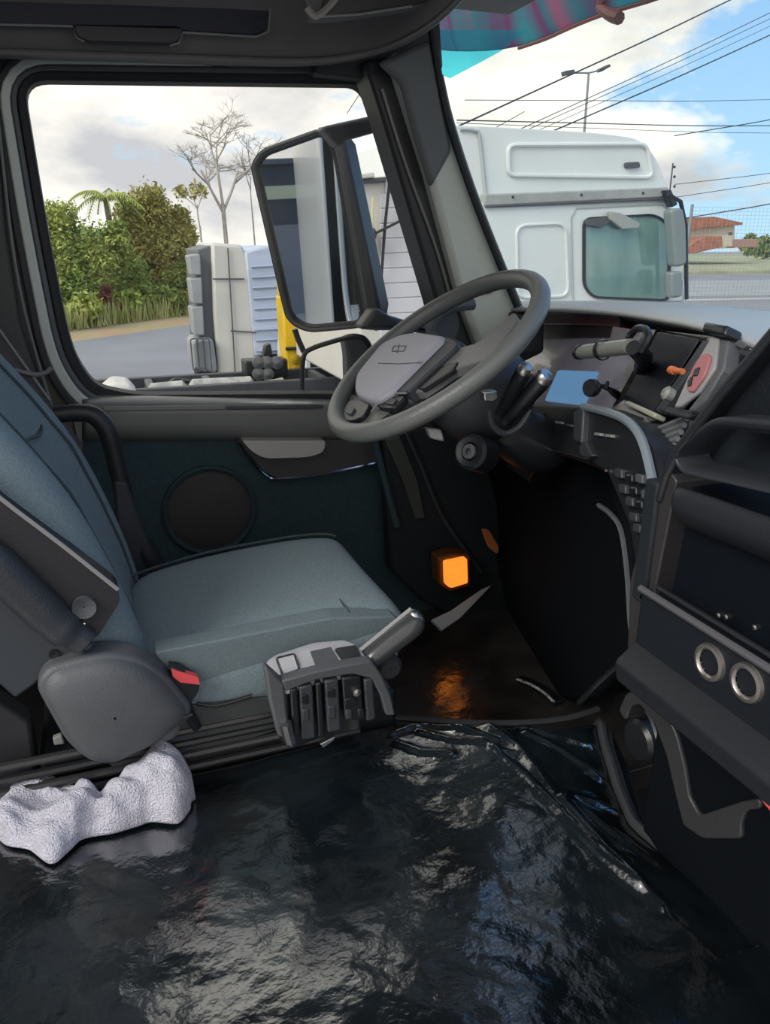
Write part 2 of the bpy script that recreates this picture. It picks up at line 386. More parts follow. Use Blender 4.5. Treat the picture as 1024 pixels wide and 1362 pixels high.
for k in range(9):
    yy = 352+k*14; tube('slat', [M(334+k*.9, yy+3, y=FY-.04), M(387, yy, y=FY-.04)], .018, mat('slat_paint', (.42, .47, .58), .5) if k == 0 else bpy.data.materials['slat_paint'], t, 6)
for q in ([(303, 330), (313, 499)], [(283, 371), (325, 371)], [(307, 440), (340, 442)]):
    tube('seam', MM(q, y=FY-.03), .012, PLM, t, 5)
GREYP = mat('grey_fairing', (.33, .34, .35), .5, var=.08)
prism('side_fairing', MM([(262, 332), (282, 326), (292, 452), (268, 458)], y=FY+.1), (0, 1.6, 0), mat('dark_grey_fairing', (.12, .13, .14), .5), t, bev=.02)
for k, (y0, y1) in enumerate([(340, 366), (371, 404), (409, 446)]):
    prism('step_panel', MM([(250+k*2, y0), (266+k*2, y0-2), (268+k*2, y1), (255+k*2, y1)], y=FY-.05), (0, .5, 0), GREYP, t, bev=.02)
prism('fuel_tank', MM(rpoly([(254, 452), (284, 449), (290, 498), (258, 490)], 10), y=FY-.1), (0, .8, 0), GREYP, t, bev=.06)
for k in range(3): tube('tank_strap', MM(rpoly([(253+k*8, 451), (262+k*8, 450), (266+k*8, 495), (257+k*8, 492)], 3, 3), y=FY-.13), .012, PLM, t, 5, True)
for xx in (300, 378): wheel(t, M(xx, 515, y=FY).x, FY+.2, GZ+.45, .45, .3)
# yellow crane post
YEL = mat('yellow_paint', (.72, .47, .01), .4, var=.08, vscale=3)
t = thing('loader_crane', 'yellow crane post standing on the flatbed left of the wide-angle mirror', 'crane', (M(395, 515, y=9).x, 9.1, GZ))
prism('post', MM([(375, 395), (392, 395), (404, 468), (408, 514), (386, 512), (379, 460)], y=9), (0, .35, 0), YEL, t, bev=.02)
prism('boom', MM([(370, 330), (384, 330), (392, 395), (375, 395)], y=9), (0, .25, 0), YEL, t, bev=.02)
prism('cross_arm', MM([(407, 442), (432, 444), (432, 458), (406, 456)], y=9.02), (0, .3, 0), YEL, t, bev=.02)
tube('joint_pin', [M(380, 464, y=8.98), M(404, 463, y=8.98)], .02, PLB, t)
for cc in ((392, 478), (393, 492), (398, 505)): lathe('bolt_plate', [(.05, 0), (.05, .02), (.001, .03)], M(*cc, y=9), (0, -1, 0), mat('worn_yellow', (.5, .33, .03), .6) if cc[1] == 478 else bpy.data.materials['worn_yellow'], t, 12)
prism('foot', [M(384, 513, y=9), M(412, 515, y=9), Vector((M(412, 515, y=9).x, 9, GZ)), Vector((M(384, 513, y=9).x, 9, GZ))], (0, .35, 0), PLM, t, bev=.01)
# flatbed chassis just outside the door
t = thing('flatbed_chassis', 'bare truck chassis with hoses and tanks just below the door window', 'truck', (1.0, 8.2, GZ))
CH0, CH1 = M(110, 520, y=8), M(640, 520, y=8)
for yy, zz in ((8.0, -.02), (8.9, -.05)): box('chassis_rail', (CH0.x-1.5, yy, CH0.z+zz-.22), (CH1.x+1.5, yy+.1, CH0.z+zz), PLD, t, .01)
for k in range(7): box('cross_member', (CH0.x+k*.62, 8.1, CH0.z-.2), (CH0.x+k*.62+.08, 8.9, CH0.z-.06), PLM, t, .01)
SILV = mat('dusty_silver', (.42, .42, .41), .5, .3, var=.25, vscale=8)
for k, (a, b, yy, r) in enumerate([(255, 335, 513, .07), (355, 378, 512, .05), (200, 245, 520, .08), (292, 318, 516, .09)]):
    tube('air_tank', [M(a, yy+2, y=8.3), M(a+2, yy, y=8.3), M(b-2, yy-4, y=8.3), M(b, yy-3, y=8.3)], [r*.6, r, r, r*.6], SILV, t, 14)
random.seed(4)
for k in range(9):
    x0 = random.uniform(190, 380); tube('hose', [M(x0, 519, y=8.2), M(x0+random.uniform(10, 30), random.uniform(503, 512), y=8.5), M(x0+random.uniform(40, 70), 516, y=8.3)], .022, PLB if k % 2 else PLM, t, 6, sp=5)
box('valve_block', M(343, 512, y=8.6)-Vector((.15, .1, .1)), M(374, 470, y=8.6)+Vector((.05, .15, -.05)), PLB, t, .02)
for k in range(5): lathe('valve', [(.001, -.02), (.07, 0), (.07, .06), (.001, .09)], M(343+(k % 3)*12, 482+(k//3)*15, y=8.48), (0, -1, 0), PLM, t, 12)
prism('stack_bracket', MM([(350, 478), (353, 460), (360, 457), (364, 478)], y=8.6), (0, .12, 0), PLB, t, bev=.01)
prism('fender', [M(130, 526, y=7.8), M(150, 510, y=7.8), M(172, 512, y=7.8), M(185, 527, y=7.8)], (0, .5, 0), WHTC, t, bev=.03)
for xx in (.2, 2.6): wheel(t, xx, 7.9, GZ+.5, .5, .3)
for xx in (.2, 2.6): wheel(t, xx, 8.9, GZ+.5, .5, .3)

# small white truck front seen above the chassis (under the big mirror)
t = thing('grille_truck', 'small white truck front with a dark grille in the wide-angle mirror frame', 'truck', (M(440, 500, y=11).x, 12, GZ))
prism('cab_body', MM(rpoly([(404, 470), (412, 462), (440, 460), (462, 470), (466, 560), (404, 560)], 6), y=11), (0, 1.8, 0), WHT, t, bev=.04)
for (a, b) in ((413, 484), (434, 484), (413, 503), (434, 503)):
    prism('grille_panel', MM([(a, b-5), (a+17, b-5), (a+17, b+9), (a, b+9)], y=10.98), (0, .05, 0), PLB, t, bev=.005)
prism('windshield', MM([(413, 463), (450, 459), (452, 468), (410, 472)], y=10.97), (0, .05, 0), mat('sky_blue_glass', (.16, .28, .42), .15), t, bev=.005)
for xx in (410, 455): wheel(t, M(xx, 510, y=11).x, 11.3, GZ+.4, .4, .25)
for xx, yy in ((2.15, 9.6), (2.9, 9.9)): pass

# ------------------------------------------------------------------ white trailer body between mirror and pillar
TY = 6.6
t = thing('panelled_trailer', 'white panelled trailer body with dark strap between mirror and windshield pillar', 'trailer', (M(530, 400, y=TY).x, TY+1.2, GZ))
CUR = mat('white_trailer_sheet', (.60, .60, .66), .55, var=.05, vscale=1)
prism('body_panel', MM([(478, 238), (520, 232), (640, 232), (640, 520), (478, 520)], y=TY), (0, 2.4, 0), WHTC, t, bev=.03)
for k in range(14):
    y0 = 236+k*20; xl = 506 if k else 512
    prism('plank', MM([(xl, y0+2), (590, y0-2), (590, y0+17), (xl, y0+21)], y=TY-.012), (0, .012, 0), CUR, t, bev=.006)
prism('top_rail', MM([(466, 239), (514, 235), (514, 242), (466, 246)], y=TY-.06), (0, .1, 0), PLM, t, bev=.01)
prism('lamp_bar', MM([(478, 231), (498, 229), (499, 236), (478, 238)], y=TY-.1), (0, .12, 0), WHTC, t, bev=.01)
tube('strap', MM([(520, 224), (512, 300), (505, 400), (500, 440)], y=TY-.08), .013, PLB, t, 6)
tube('strap', MM([(496, 262), (495, 300), (498, 330)], y=TY-.08), .010, mat('pale_yellow', (.6, .58, .35), .5), t, 6)
tube('bracket_arm', MM([(485, 318), (500, 310), (548, 286)], y=TY-.1), .012, PLB, t, 6)
lathe('bracket_lamp', [(.001, 0), (.05, .01), (.06, .05), (.04, .1), (.001, .11)], M(491, 312, y=TY-.02), (-.2, -1, .1), PLD, t, 14)
lathe('bracket_lamp', [(.001, 0), (.04, .01), (.05, .04), (.001, .06)], M(492, 326, y=TY-.02), (-.2, -1, 0), PLD, t, 14)
prism('side_latch', MM([(497, 368), (507, 367), (507, 374), (497, 375)], y=TY-.05), (0, .04, 0), PLD, t, bev=.003)
wheel(t, 2.6, TY+.1, GZ+.5, .5, .3)
wheel(t, 2.6, TY+2, GZ+.5, .5, .3)

# ------------------------------------------------------------------ the white truck through the windshield
WY = 6.0
t = thing('white_truck', 'white high-roof truck parked alongside, filling the windshield view', 'truck', (M(780, 400, y=WY).x, WY+1.2, GZ))
S = lambda q, dy=0: MM(q, y=WY+dy)
bottom = [(915, 480), (918, 560), (640, 575), (600, 575)]
prism('cab_body', S([(600, 270), (640, 268), (892, 262), (898, 285), (910, 360)]+bottom), (0, 2.4, 0), WHT, t, bev=.05, seg=3)
prism('roof_fairing', S(rpoly([(585, 166), (645, 168), (790, 176), (850, 184), (872, 208), (890, 254), (640, 266), (585, 268)], [5, 5, 40, 30, 20, 5, 5, 5]), .06), (0, 2.25, 0), WHT, t, bev=.12, seg=4)
prism('gutter_rail', S([(645, 258), (889, 249), (893, 262), (645, 274)], -.03), (0, .1, 0), mat('weathered_grey_rail', (.36, .37, .36), .5, var=.1), t, bev=.012)
tube('gutter_shadow_gap', S([(645, 275), (892, 264)], -.02), .010, PLM, t, 6)
for xx in (682, 773, 855): lathe('rivet', [(.012, 0), (.01, .008), (.001, .01)], M(xx, 262-(xx-682)*.03, y=WY-.03), (0, -1, 0), PLD, t, 8)
tube('fairing_seam', S([(612, 172), (632, 174), (638, 185), (646, 262)], .05), .014, mat('soft_seam', (.45, .48, .48), .5), t, 6, sp=4)
tube('roof_recess_rim', S(rpoly([(676, 193), (860, 192), (868, 236), (676, 233)], 10), .05), .018, WHT, t, 8, True)
prism('marker_lamp', S(rpoly([(832, 216), (851, 215), (852, 223), (833, 224)], 3), .03), (0, .05, 0), PLM, t, bev=.005)
tube('side_panel_rim', S(rpoly([(687, 300), (752, 297), (756, 394), (688, 396)], 14), -.005), .014, WHT, t, 8, True)
tube('door_seam', S([(762, 420), (759, 290), (766, 277), (880, 271), (892, 282)], -.002), .010, bpy.data.materials['soft_seam'], t, 6)
wo = rpoly([(779, 292), (872, 287), (890, 300), (889, 398), (790, 394), (779, 380)], [10, 10, 12, 8, 14, 10])
ring('window_seal', S(offp(wo, 3), -.02), S(wo, -.02), (0, .04, 0), PLB, t, .003)
prism('window_glass', S(wo, -.005), (0, .03, 0), mat('green_tinted_glass', (.10, .21, .20), .08, coat=1, col2=(.22, .36, .33), vscale=1.6, stretch=(2, 1, .6), det=6), t, bev=0)  # darker patches in the glass colour stand in for reflections
prism('window_reflection', S([(811, 281), (826, 283), (852, 297), (850, 304), (828, 305), (812, 292)], -.08), (0, .05, 0), mat('pale_reflection', (.36, .37, .36), .4), t, bev=.008)  # reflection on the side window, put in as a pale piece
prism('window_visor', S([(780, 292), (812, 288), (812, 296), (800, 303), (781, 300)], -.05), (0, .03, 0), PLM, t, bev=.004)
prism('mirror_housing', S(rpoly([(893, 278), (909, 276), (913, 300), (914, 352), (899, 356)], 6), -.25), (-.0, .12, 0), mat('mirror_housing_grey', (.22, .26, .27), .35), t, bev=.02)
prism('wide_mirror', S(rpoly([(893, 362), (908, 360), (908, 395), (894, 397)], 5), -.25), (0, .1, 0), bpy.data.materials['mirror_housing_grey'], t, bev=.02)
tube('mirror_arm', S([(888, 258), (905, 268), (912, 300), (913, 398)], -.2), .018, PLB, t, 8)
prism('visor_bracket', S([(886, 253), (893, 252), (902, 272), (894, 276)], -.1), (0, .08, 0), PLB, t, bev=.01)
tube('grab_rail', S([(907, 372), (909, 404)], -.1), .014, CHR, t, 8)
tube('body_line', S([(640, 402), (912, 400)], 0), .012, bpy.data.materials['soft_seam'], t, 6)
for xx in (3.5, 4.9):
    for yy in (.1, 2.0): wheel(t, xx, WY+yy, GZ+.5, .5, .3)

# ------------------------------------------------------------------ house, fence, lamp, wires
HX = 70
t = thing('house', 'pale house with red tiled roofs beyond the road', 'house', (M(960, 330, y=HX).x, HX+4, GZ))
PW = mat('pale_wall', (.62, .55, .45), .9, var=.06); ROOF = mat('red_tile_roof', (.40, .15, .09), .8, var=.2, vscale=1.5, bump=.3, bscale=2)
hp = lambda q, dy=0: MM(q, y=HX+dy)
prism('wall', hp([(914, 303), (977, 299), (977, 330), (914, 332)]), (0, 9, 0), PW, t, bev=0)
prism('roof', hp([(906, 290), (950, 288), (988, 296), (988, 299), (940, 303), (906, 308)], -.6), (0, 10, 0), ROOF, t, bev=.05)
prism('porch_roof', hp([(912, 330), (934, 316), (960, 314), (962, 328), (925, 337), (912, 337)], -2), (0, 3, 0), ROOF, t, bev=.05)
prism('annex_roof', hp([(975, 318), (1008, 318), (1008, 329), (975, 329)], -1), (0, 6, 0), mat('faded_red_roof', (.42, .24, .2), .8), t, bev=.05)
prism('window', hp([(969, 309), (974, 309), (974, 314), (969, 314)], -.05), (0, .1, 0), PLM, t, bev=0)
prism('porch_column', hp([(961, 314), (974, 313), (974, 327), (962, 328)], -2.1), (0, .3, 0), PW, t, bev=0)
MESH = mat('galvanised_wire', (.30, .32, .32), .5, .4)
t = thing('wire_fence', 'fine wire mesh fence across the right end of the windshield view', 'fence', (16, 14, GZ))
vs, fs = [], []
fa, fb = M(905, 400, y=13), M(1300, 400, y=13); ft = M(905, 275, y=13).z
n = 88
for k in range(n):
    p = fa.lerp(fb, k/n); q = p.copy(); q.z = ft; p = p.copy(); p.z = GZ
    v2, f2 = tubedata([p, q], .0025, 3); o_ = len(vs); vs += v2; fs += [[x+o_ for x in g] for g in f2]
for k in range(48):
    z = GZ+(ft-GZ)*k/47; v2, f2 = tubedata([Vector((fa.x, fa.y, z)), Vector((fb.x, fb.y, z))], .002, 3); o_ = len(vs); vs += v2; fs += [[x+o_ for x in g] for g in f2]
w = mesh('mesh_wires', vs, fs, MESH, t, smooth=False); w['kind'] = 'stuff'
for xx in (905, 1120, 1300):
    p = M(xx, 400, y=13.03); tube('post', [Vector((p.x, p.y, GZ)), Vector((p.x, p.y, ft+.05))], .03, MESH, t, 8)
t = thing('street_lamp', 'tall street lamp with two opposite arms above the white truck', 'street lamp', (M(783, 330, y=26).x, 26, GZ))
c = M(783, 97, y=26); tube('pole', [Vector((c.x, c.y, GZ)), c], [.07, .04], mat('lamp_steel', (.28, .30, .32), .5, .5), t, 8)
for a, b in (((783, 97), (760, 97)), ((783, 97), (804, 92))):
    ar = tube('arm', MM([a, b], y=26), .03, bpy.data.materials['lamp_steel'], t, 6)
    prism('lamp_head', MM([(b[0]-8, b[1]-3), (b[0]+4, b[1]-5), (b[0]+6, b[1]), (b[0]-7, b[1]+3)] if b[0] < 780 else [(b[0]-5, b[1]-1), (b[0]+7, b[1]-7), (b[0]+9, b[1]-4), (b[0]-3, b[1]+3)], y=25.9), (0, .3, 0), PLM, t, bev=.02)
t = thing('insulator_pole', 'slim pole with insulators just beyond the white truck mirror', 'pole', (M(895, 330, y=22).x, 22, GZ))
c = M(895, 217, y=22); tube('pole', [Vector((c.x, 22, GZ)), c], .025, PLM, t, 6)
for yy in (222, 235, 248): lathe('insulator', [(.03, -.03), (.05, 0), (.03, .03)], M(897, yy, y=21.97), (1, 0, 0), PLD, t, 8)
t = None
WIRE = mat('cable_black', (.05, .055, .06), .6)
WR = [((600, 172), (985, -8), 'thick black cable rising to the top of the windshield', .022), ((520, 250), (1040, 8), 'upper cable of the bundle over the truck roof', .012),
      ((560, 236), (1040, 16), 'second cable of the bundle over the truck roof', .010), ((560, 250), (1040, 38), 'heavy lower cable crossing the blue gap in the clouds', .02),
      ((560, 242), (1040, 26), 'third cable of the bundle over the truck roof', .008), ((630, 133), (1040, 131), 'thin level cable just below the lamp heads', .009),
      ((620, 160), (1040, 166), 'level cable crossing the lamp pole above the truck roof', .015), ((620, 164), (1040, 176), 'thin level cable right under another near the truck roof', .008),
      ((900, 180), (1040, 156), 'slanting cable over the house at the right edge', .013), ((900, 245), (1040, 228), 'faint cable above the house roof', .009),
      ((900, 262), (1040, 240), 'low faint cable above the house roof', .009), ((900, 292), (1040, 268), 'lowest black cable touching the sky above the house', .016),
      ((462, 150), (484, 116), 'short cable in the corner of the door window', .009), ((440, 290), (640, 180), 'cable sloping past the mirror towards the pillar', .009)]
for a, b, lab, r in WR:
    A, B = M(*a, y=19), M(*b, y=24 if a[0] < 700 and b[0] > 700 else 19); d = (B-A); A -= d*.02; B += d*.3
    mid = (A+B)/2-Vector((0, 0, d.length*.004)); tag(tube('overhead_cable', [A, A.lerp(mid, .5), mid, mid.lerp(B, .5), B], r, WIRE, None, 5, sp=3), lab, 'cable', 'overhead cables')
# own cab seen from outside (the big door mirror shows it) and the depot behind
ob = thing('cab_exterior', 'white outer side of the driver cab, visible only in the big door mirror', 'cab', (-.6, 1.98, .1))
rows = []
for z in (.05, .5, 1.0, 1.5, 2.0, 2.3):
    rows.append([Vector((x, y, z)) for x, y in ((-.20, 2.01), (-.5, 2.01), (-.8, 2.0), (-1.0, 1.95), (-1.12, 1.82), (-1.15, 1.5))])
loft('rear_corner', rows, WHT, ob, sub=1, solid=.02)
b = thing('depot_building', 'dark-fronted depot building with a pale sign band, in the mirror', 'building', (-14, 0, GZ))
box('wall', (-17, -14, .45), (-14, 9, 1.6), PLD, b, 0); box('loading_dock', (-17, -14, GZ), (-13.8, 9, .45), mat('dock_grey', (.18, .18, .19), .8), b, 0); box('sign_band', (-14.0, -14, .95), (-13.9, 9, 1.2), mat('sign_band_yellow', (.5, .48, .3), .7), b, 0)
box('roof', (-17.5, -14.5, 1.6), (-13.8, 9.5, 1.7), PLM, b, 0)
#@@INTERIOR
# ================================================================== CAB SHELL
DY = 1.88      # plane of the driver's door
opening = rpoly([(28, 104), (484, 110), (500, 140), (598, 430), (610, 530), (430, 526), (180, 528), (126, 516), (100, 478), (88, 440), (60, 300)], [36, 16, 24, 30, 14, 14, 40, 20, 40, 60, 100], 6)
def doorring(name, d0, d1, y, off, m, parent=None, bev=.004): return ring(name, MM(offp(opening, d0), y=y), MM(offp(opening, d1), y=y), (0, off, 0), m, parent, bev)
# window
GL = glass_mat('door_glass', (.97, .985, .975), .03); GLW = glass_mat('windshield_glass', (.93, .985, .955), .05, haze=.03)
w = prism('window_1', MM(offp(opening, 2), y=DY+.05), (0, .006, 0), GL, None, 0); tag(w, kind='structure')
s = doorring('window_seal', -2, 13, DY+.01, .06, RUB, w, .006)
s = doorring('inner_frame', 12, 20, DY-.01, .05, mat('seal_edge_plastic', (.10, .10, .10), .4), w, .005)
# door
door = thing('door_1', 'driver door with teal panel and round speaker', None, (.3, DY, .3)); tag(door, kind='structure'); del door['label']

def D(q, dy=0): return MM(q, y=DY+dy)
prism('door_skin', D([(96, 500), (140, 538), (430, 540), (640, 545), (640, 900), (100, 900)], .05), (0, .05, 0), WHT, door, .003)
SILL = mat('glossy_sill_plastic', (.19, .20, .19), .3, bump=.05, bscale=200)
rows = []
for dz, py0, py1, yy in ((0, 522, 531, .035), (0, 532, 537, -.03), (0, 545, 545, -.045), (0, 556, 556, -.04), (0, 572, 572, -.045), (0, 584, 584, -.02), (0, 588, 588, .03)):
    rows.append([M(px, py0+(py1-py0)*(px-110)/420, y=DY+yy) for px in (106, 180, 260, 340, 420, 500, 560)])
loft('sill_rail', rows, SILL, door, sub=1, solid=.004)
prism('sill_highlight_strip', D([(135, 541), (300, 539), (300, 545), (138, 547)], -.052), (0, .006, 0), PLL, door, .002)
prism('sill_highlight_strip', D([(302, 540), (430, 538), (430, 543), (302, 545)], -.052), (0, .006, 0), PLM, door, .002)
prism('cloth_panel', D([(110, 580), (640, 580), (560, 900), (110, 900)], .0), (0, .04, 0), TEAL, door, .004)
prism('pull_pocket', D(rpoly([(316, 585), (512, 585), (516, 612), (440, 628), (375, 638), (350, 628), (334, 606)], [2, 5, 5, 20, 14, 12, 12]), -.03), (0, .04, 0), mat('pocket_plastic', (.055, .055, .058), .4), door, .006)
prism('door_pull', D(rpoly([(322, 586), (433, 586), (431, 601), (412, 608), (352, 610), (334, 600)], [3, 4, 8, 12, 10, 8]), -.06), (0, .04, 0), mat('pale_pull_plastic', (.50, .49, .46), .4), door, .01, seg=3)
tube('chrome_strip', D([(318, 588), (335, 612), (352, 631), (372, 637), (440, 628), (508, 614)], -.034), .0035, CHR, door, 6, sp=5)
sc = M(279, 678, y=DY); lathe('speaker_ring', [(.118, .01), (.118, -.012), (.112, -.018), (.104, -.012), (.104, 0)], sc, (0, 1, 0), TEAL, door, 48)
lathe('speaker_grille', [(.104, -.004), (.08, -.014), (.001, -.018)], sc, (0, 1, 0), SPK, door, 48)
ring('outer_skin', MM(offp(opening, 6), y=2.0), MM(offp(opening, 40), y=1.99), (0, -.02, 0), WHT, ob, .006)
# shell strips around the door
PILW = mat('grey_green_metal', (.62, .66, .60), .4, var=.04); HL = mat('dark_trim', (.035, .036, .038), .6, bump=.1, bscale=200); BPL = mat('b_pillar_plastic', (.085, .083, .078), .55, bump=.1, bscale=300)  # HL is plain dark plastic for the outer window trim and header
top = offp(opening, 20); outer = offp(opening, 34)
s = ring('trim_1', MM(top, y=DY-.015), MM(outer, y=DY-.015), (0, .07, 0), PILW, None, .004); tag(s, kind='structure')
s = ring('trim_2', MM(outer, y=DY-.02), MM(offp(opening, 44), y=DY-.02), (0, .08, 0), HL, None, .004); tag(s, kind='structure')
w = prism('wall_left', D([(-140, -60), (60, 30), (40, 80), (14, 110), (34, 300), (56, 420), (84, 500), (110, 620), (140, 1000), (-80, 1000)], .0), (0, .04, 0), BPL, None, .004); tag(w, kind='structure')
prism('pillar_cover', D([(-60, 120), (-12, 100), (6, 300), (26, 430), (70, 560), (40, 640), (-60, 560)], -.03), (0, .03, 0), mat('pillar_grey', (.085, .085, .080), .6, bump=.1, bscale=250), w, .008)
tube('pillar_groove', D([(-6, 120), (4, 220), (20, 350), (42, 450), (75, 560)], -.032), .003, PLL, w, 6, sp=4)
# rear wall and roof of the cab (cut short towards the passenger side to let daylight in)
w = box('wall_back', (-.62, 1.0, .1), (-.58, 1.95, 2.0), BPL, None, .005); tag(w, kind='structure')
RZ = 1.78
c = box('ceiling', (-.62, .8, RZ), (1.05, 1.98, RZ+.04), CEIL, None, .005); tag(c, kind='structure')
w = box('wall_header', (-.62, 1.86, 1.60), (.62, 1.93, RZ+.02), HL, None, .004); w.name = 'trim_3'; tag(w, kind='structure')
# A-pillar: dark window-side trim, seal, pale trim, windshield seal
AP = lambda q, y: MM(q, y=y)
w = prism('trim_4', AP([(484, 80), (522, 74), (560, 200), (630, 420), (650, 470), (598, 470), (580, 400), (510, 160)], 1.80), (0, .10, 0), mat('pillar_dark_plastic', (.028, .029, .032), .4), None, .01); tag(w, kind='structure')
prism('corner_block', AP([(420, 40), (585, 20), (590, 90), (560, 110), (500, 106), (420, 98)], 1.84), (0, .08, 0), HL, w, .006)
tube('seal_highlight', AP([(508, 118), (540, 220), (580, 330), (600, 400)], 1.795), .004, SILL, w, 6, sp=4)
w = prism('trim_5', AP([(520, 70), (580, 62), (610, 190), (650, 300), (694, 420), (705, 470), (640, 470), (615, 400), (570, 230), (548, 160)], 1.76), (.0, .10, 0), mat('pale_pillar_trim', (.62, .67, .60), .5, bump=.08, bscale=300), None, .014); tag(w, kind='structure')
prism('upper_shade', AP([(505, 82), (575, 50), (590, 130), (603, 200), (575, 250), (552, 175), (535, 110)], 1.745), (0, .03, 0), mat('pillar_shade', (.13, .14, .14), .55), w, .012)  # darker sheet painting the shade over the top of the pale pillar trim
w = tube('trim_6', AP([(574, 40), (580, 80), (596, 160), (625, 250), (660, 340), (694, 424)], 1.745), .0085, RUB, None, 8, sp=5); tag(w, kind='structure')
tube('pale_bead', AP([(588, 100), (602, 160), (631, 250), (666, 340), (699, 420)], 1.75), .003, PLL, w, 6, sp=4)
lathe('screw_cover', [(.02, 0), (.02, -.003), (.001, -.005)], M(648, 380, y=1.755), (0, 1, 0), PLM, w, 16)
# windshield
ws = []
for tt in range(7):
    f = tt/6; row = []
    for k in range(9):
        s_ = k/8; Y = 1.79-2.1*s_; bow = .16*(1-(2*s_-1)**2)**1 if True else 0
        X0 = 1.03+bow*.9+.10*min(1, s_*6); X1 = .74+bow*.9+.10*min(1, s_*6)
        row.append(Vector((X0+(X1-X0)*f, Y, 1.02+(1.70-1.02)*f)))
    ws.append(row)
w = loft('window_2', ws, GLW, None, sub=1); tag(w, kind='structure')
# ================================================================== OVERHEAD CONSOLE
oh = thing('overhead_console', 'brown-grey overhead storage console above the door window', 'console', (.3, 1.6, 1.7))
lip = [(-90, 68), (0, 68), (120, 72), (250, 76), (370, 80), (440, 78), (500, 66), (545, 48), (580, 26), (612, -4), (640, -40)]
yl = [1.74, 1.74, 1.74, 1.74, 1.74, 1.73, 1.69, 1.60, 1.50, 1.38, 1.25]
rows = []
for dpy, dy, dzz in ((10, .10, 0), (0, .03, 0), (0, 0, 0), (-12, -.004, 0), (-45, -.02, 0), (-85, -.05, 0), (-150, -.10, 0)):
    rows.append([M(px+(dpy*.1), py+dpy*(1 if i < 8 else .8), y=yl[i]+dy) for i, (px, py) in enumerate(lip)])
loft('body', rows, CEIL, oh, sub=1, solid=.006)
tube('lower_edge', [M(px, py+1, y=yl[i]-.004) for i, (px, py) in enumerate(lip)], .006, mat('console_edge', (.15, .145, .14), .45), oh, 8, sp=4)
LID = mat('blue_black_lid', (.012, .015, .028), .5, bump=.1, bscale=300)
prism('lid', MM(rpoly([(-80, -60), (360, -60), (357, 40), (340, 47), (243, 41), (236, 36), (105, 34), (98, 34), (-80, 30)], [5, 5, 14, 14, 5, 3, 3, 3, 3]), y=1.70), (0, .02, 0), LID, oh, .004)
prism('lid_latch', MM(rpoly([(98, 33), (243, 37), (238, 54), (228, 58), (118, 55), (102, 48)], [3, 3, 6, 6, 6, 6]), y=1.69), (0, .02, 0), mat('latch_black', (.012, .013, .02), .3), oh, .005)
tube('lid_seam', MM([(-80, 31), (97, 35), (102, 50), (112, 55)], y=1.698), .0022, PLL, oh, 6)
tube('lid_seam', MM([(226, 60), (238, 57), (243, 43), (340, 49), (357, 42), (360, 0)], y=1.698), .0022, PLL, oh, 6)
prism('reading_lamp_frame', MM(rpoly([(395, -30), (520, -40), (600, -20), (560, 10), (452, 24), (414, 26)], 6), y=1.50), (0, .03, 0), CEIL, oh, .006)
prism('reading_lamp_panel', MM(rpoly([(440, -30), (560, -30), (570, 2), (452, 19), (425, 22)], 5), y=1.49), (0, .01, 0), mat('lamp_panel', (.05, .048, .046), .5), oh, .003)
tube('reading_lamp_bead', MM([(408, 10), (420, 22), (438, 8), (452, -10)], y=1.485), .006, mat('warm_bead', (.28, .26, .23), .4), oh, 6, sp=3)
tube('panel_bead', MM([(418, 23), (480, 19), (548, 8)], y=1.485), .002, PLL, oh, 6)
# coloured translucent sun visor outside the windshield top
VM = bpy.data.materials.new('tinted_visor'); VM.use_nodes = True; nt = VM.node_tree; N, L = nt.nodes, nt.links; N.clear()
o_ = N.new('ShaderNodeOutputMaterial'); tr = N.new('ShaderNodeBsdfTransparent'); df = N.new('ShaderNodeBsdfTranslucent'); gl = N.new('ShaderNodeBsdfDiffuse'); m1 = N.new('ShaderNodeMixShader'); m2 = N.new('ShaderNodeMixShader')
tc = N.new('ShaderNodeTexCoord'); mp = N.new('ShaderNodeMapping'); mp.inputs['Scale'].default_value = (.5, 1.1, .3); wv = N.new('ShaderNodeTexNoise'); wv.inputs['Scale'].default_value = 1.3; wv.inputs['Distortion'].default_value = 1.2; wv.inputs['Detail'].default_value = 2
rp = N.new('ShaderNodeValToRGB'); L.new(tc.outputs['Object'], mp.inputs[0]); L.new(mp.outputs[0], wv.inputs['Vector']); L.new(wv.outputs['Fac'], rp.inputs[0])
els = rp.color_ramp.elements; els[0].position = .32; els[0].color = (.03, .42, .50, 1); els[1].position = .70; els[1].color = (.75, .75, .70, 1)
for p_, c_ in ((.42, (.20, .52, .54, 1)), (.48, (.45, .18, .34, 1)), (.53, (.18, .42, .46, 1)), (.60, (.70, .28, .40, 1))): e_ = els.new(p_); e_.color = c_
L.new(rp.outputs[0], df.inputs[0]); L.new(rp.outputs[0], gl.inputs[0]); L.new(rp.outputs[0], tr.inputs[0]); m1.inputs[0].default_value = .35; m2.inputs[0].default_value = .35
L.new(df.outputs[0], m1.inputs[1]); L.new(gl.outputs[0], m1.inputs[2]); L.new(m1.outputs[0], m2.inputs[1]); L.new(tr.outputs[0], m2.inputs[2]); L.new(m2.outputs[0], o_.inputs[0])
sv = thing('sun_visor', 'translucent teal and pink exterior sun visor above the windshield', 'sun visor', (1.25, 1.2, 1.72))
edge = [(560, 66), (600, 70), (650, 70), (690, 64), (725, 52), (760, 36), (800, 20), (860, 2), (900, -12)]
rows = [[M(px, py-dp, x=1.32-i*.018-dd) for i, (px, py) in enumerate(edge)] for dp, dd in ((0, 0), (30, .03), (70, .05), (130, .08))]
loft('visor_sheet', rows, VM, sv, sub=1, solid=.004)
tube('visor_edge', rows[0][3:], .005, mat('red_brown_edge', (.22, .07, .06), .5), sv, 6, sp=3)
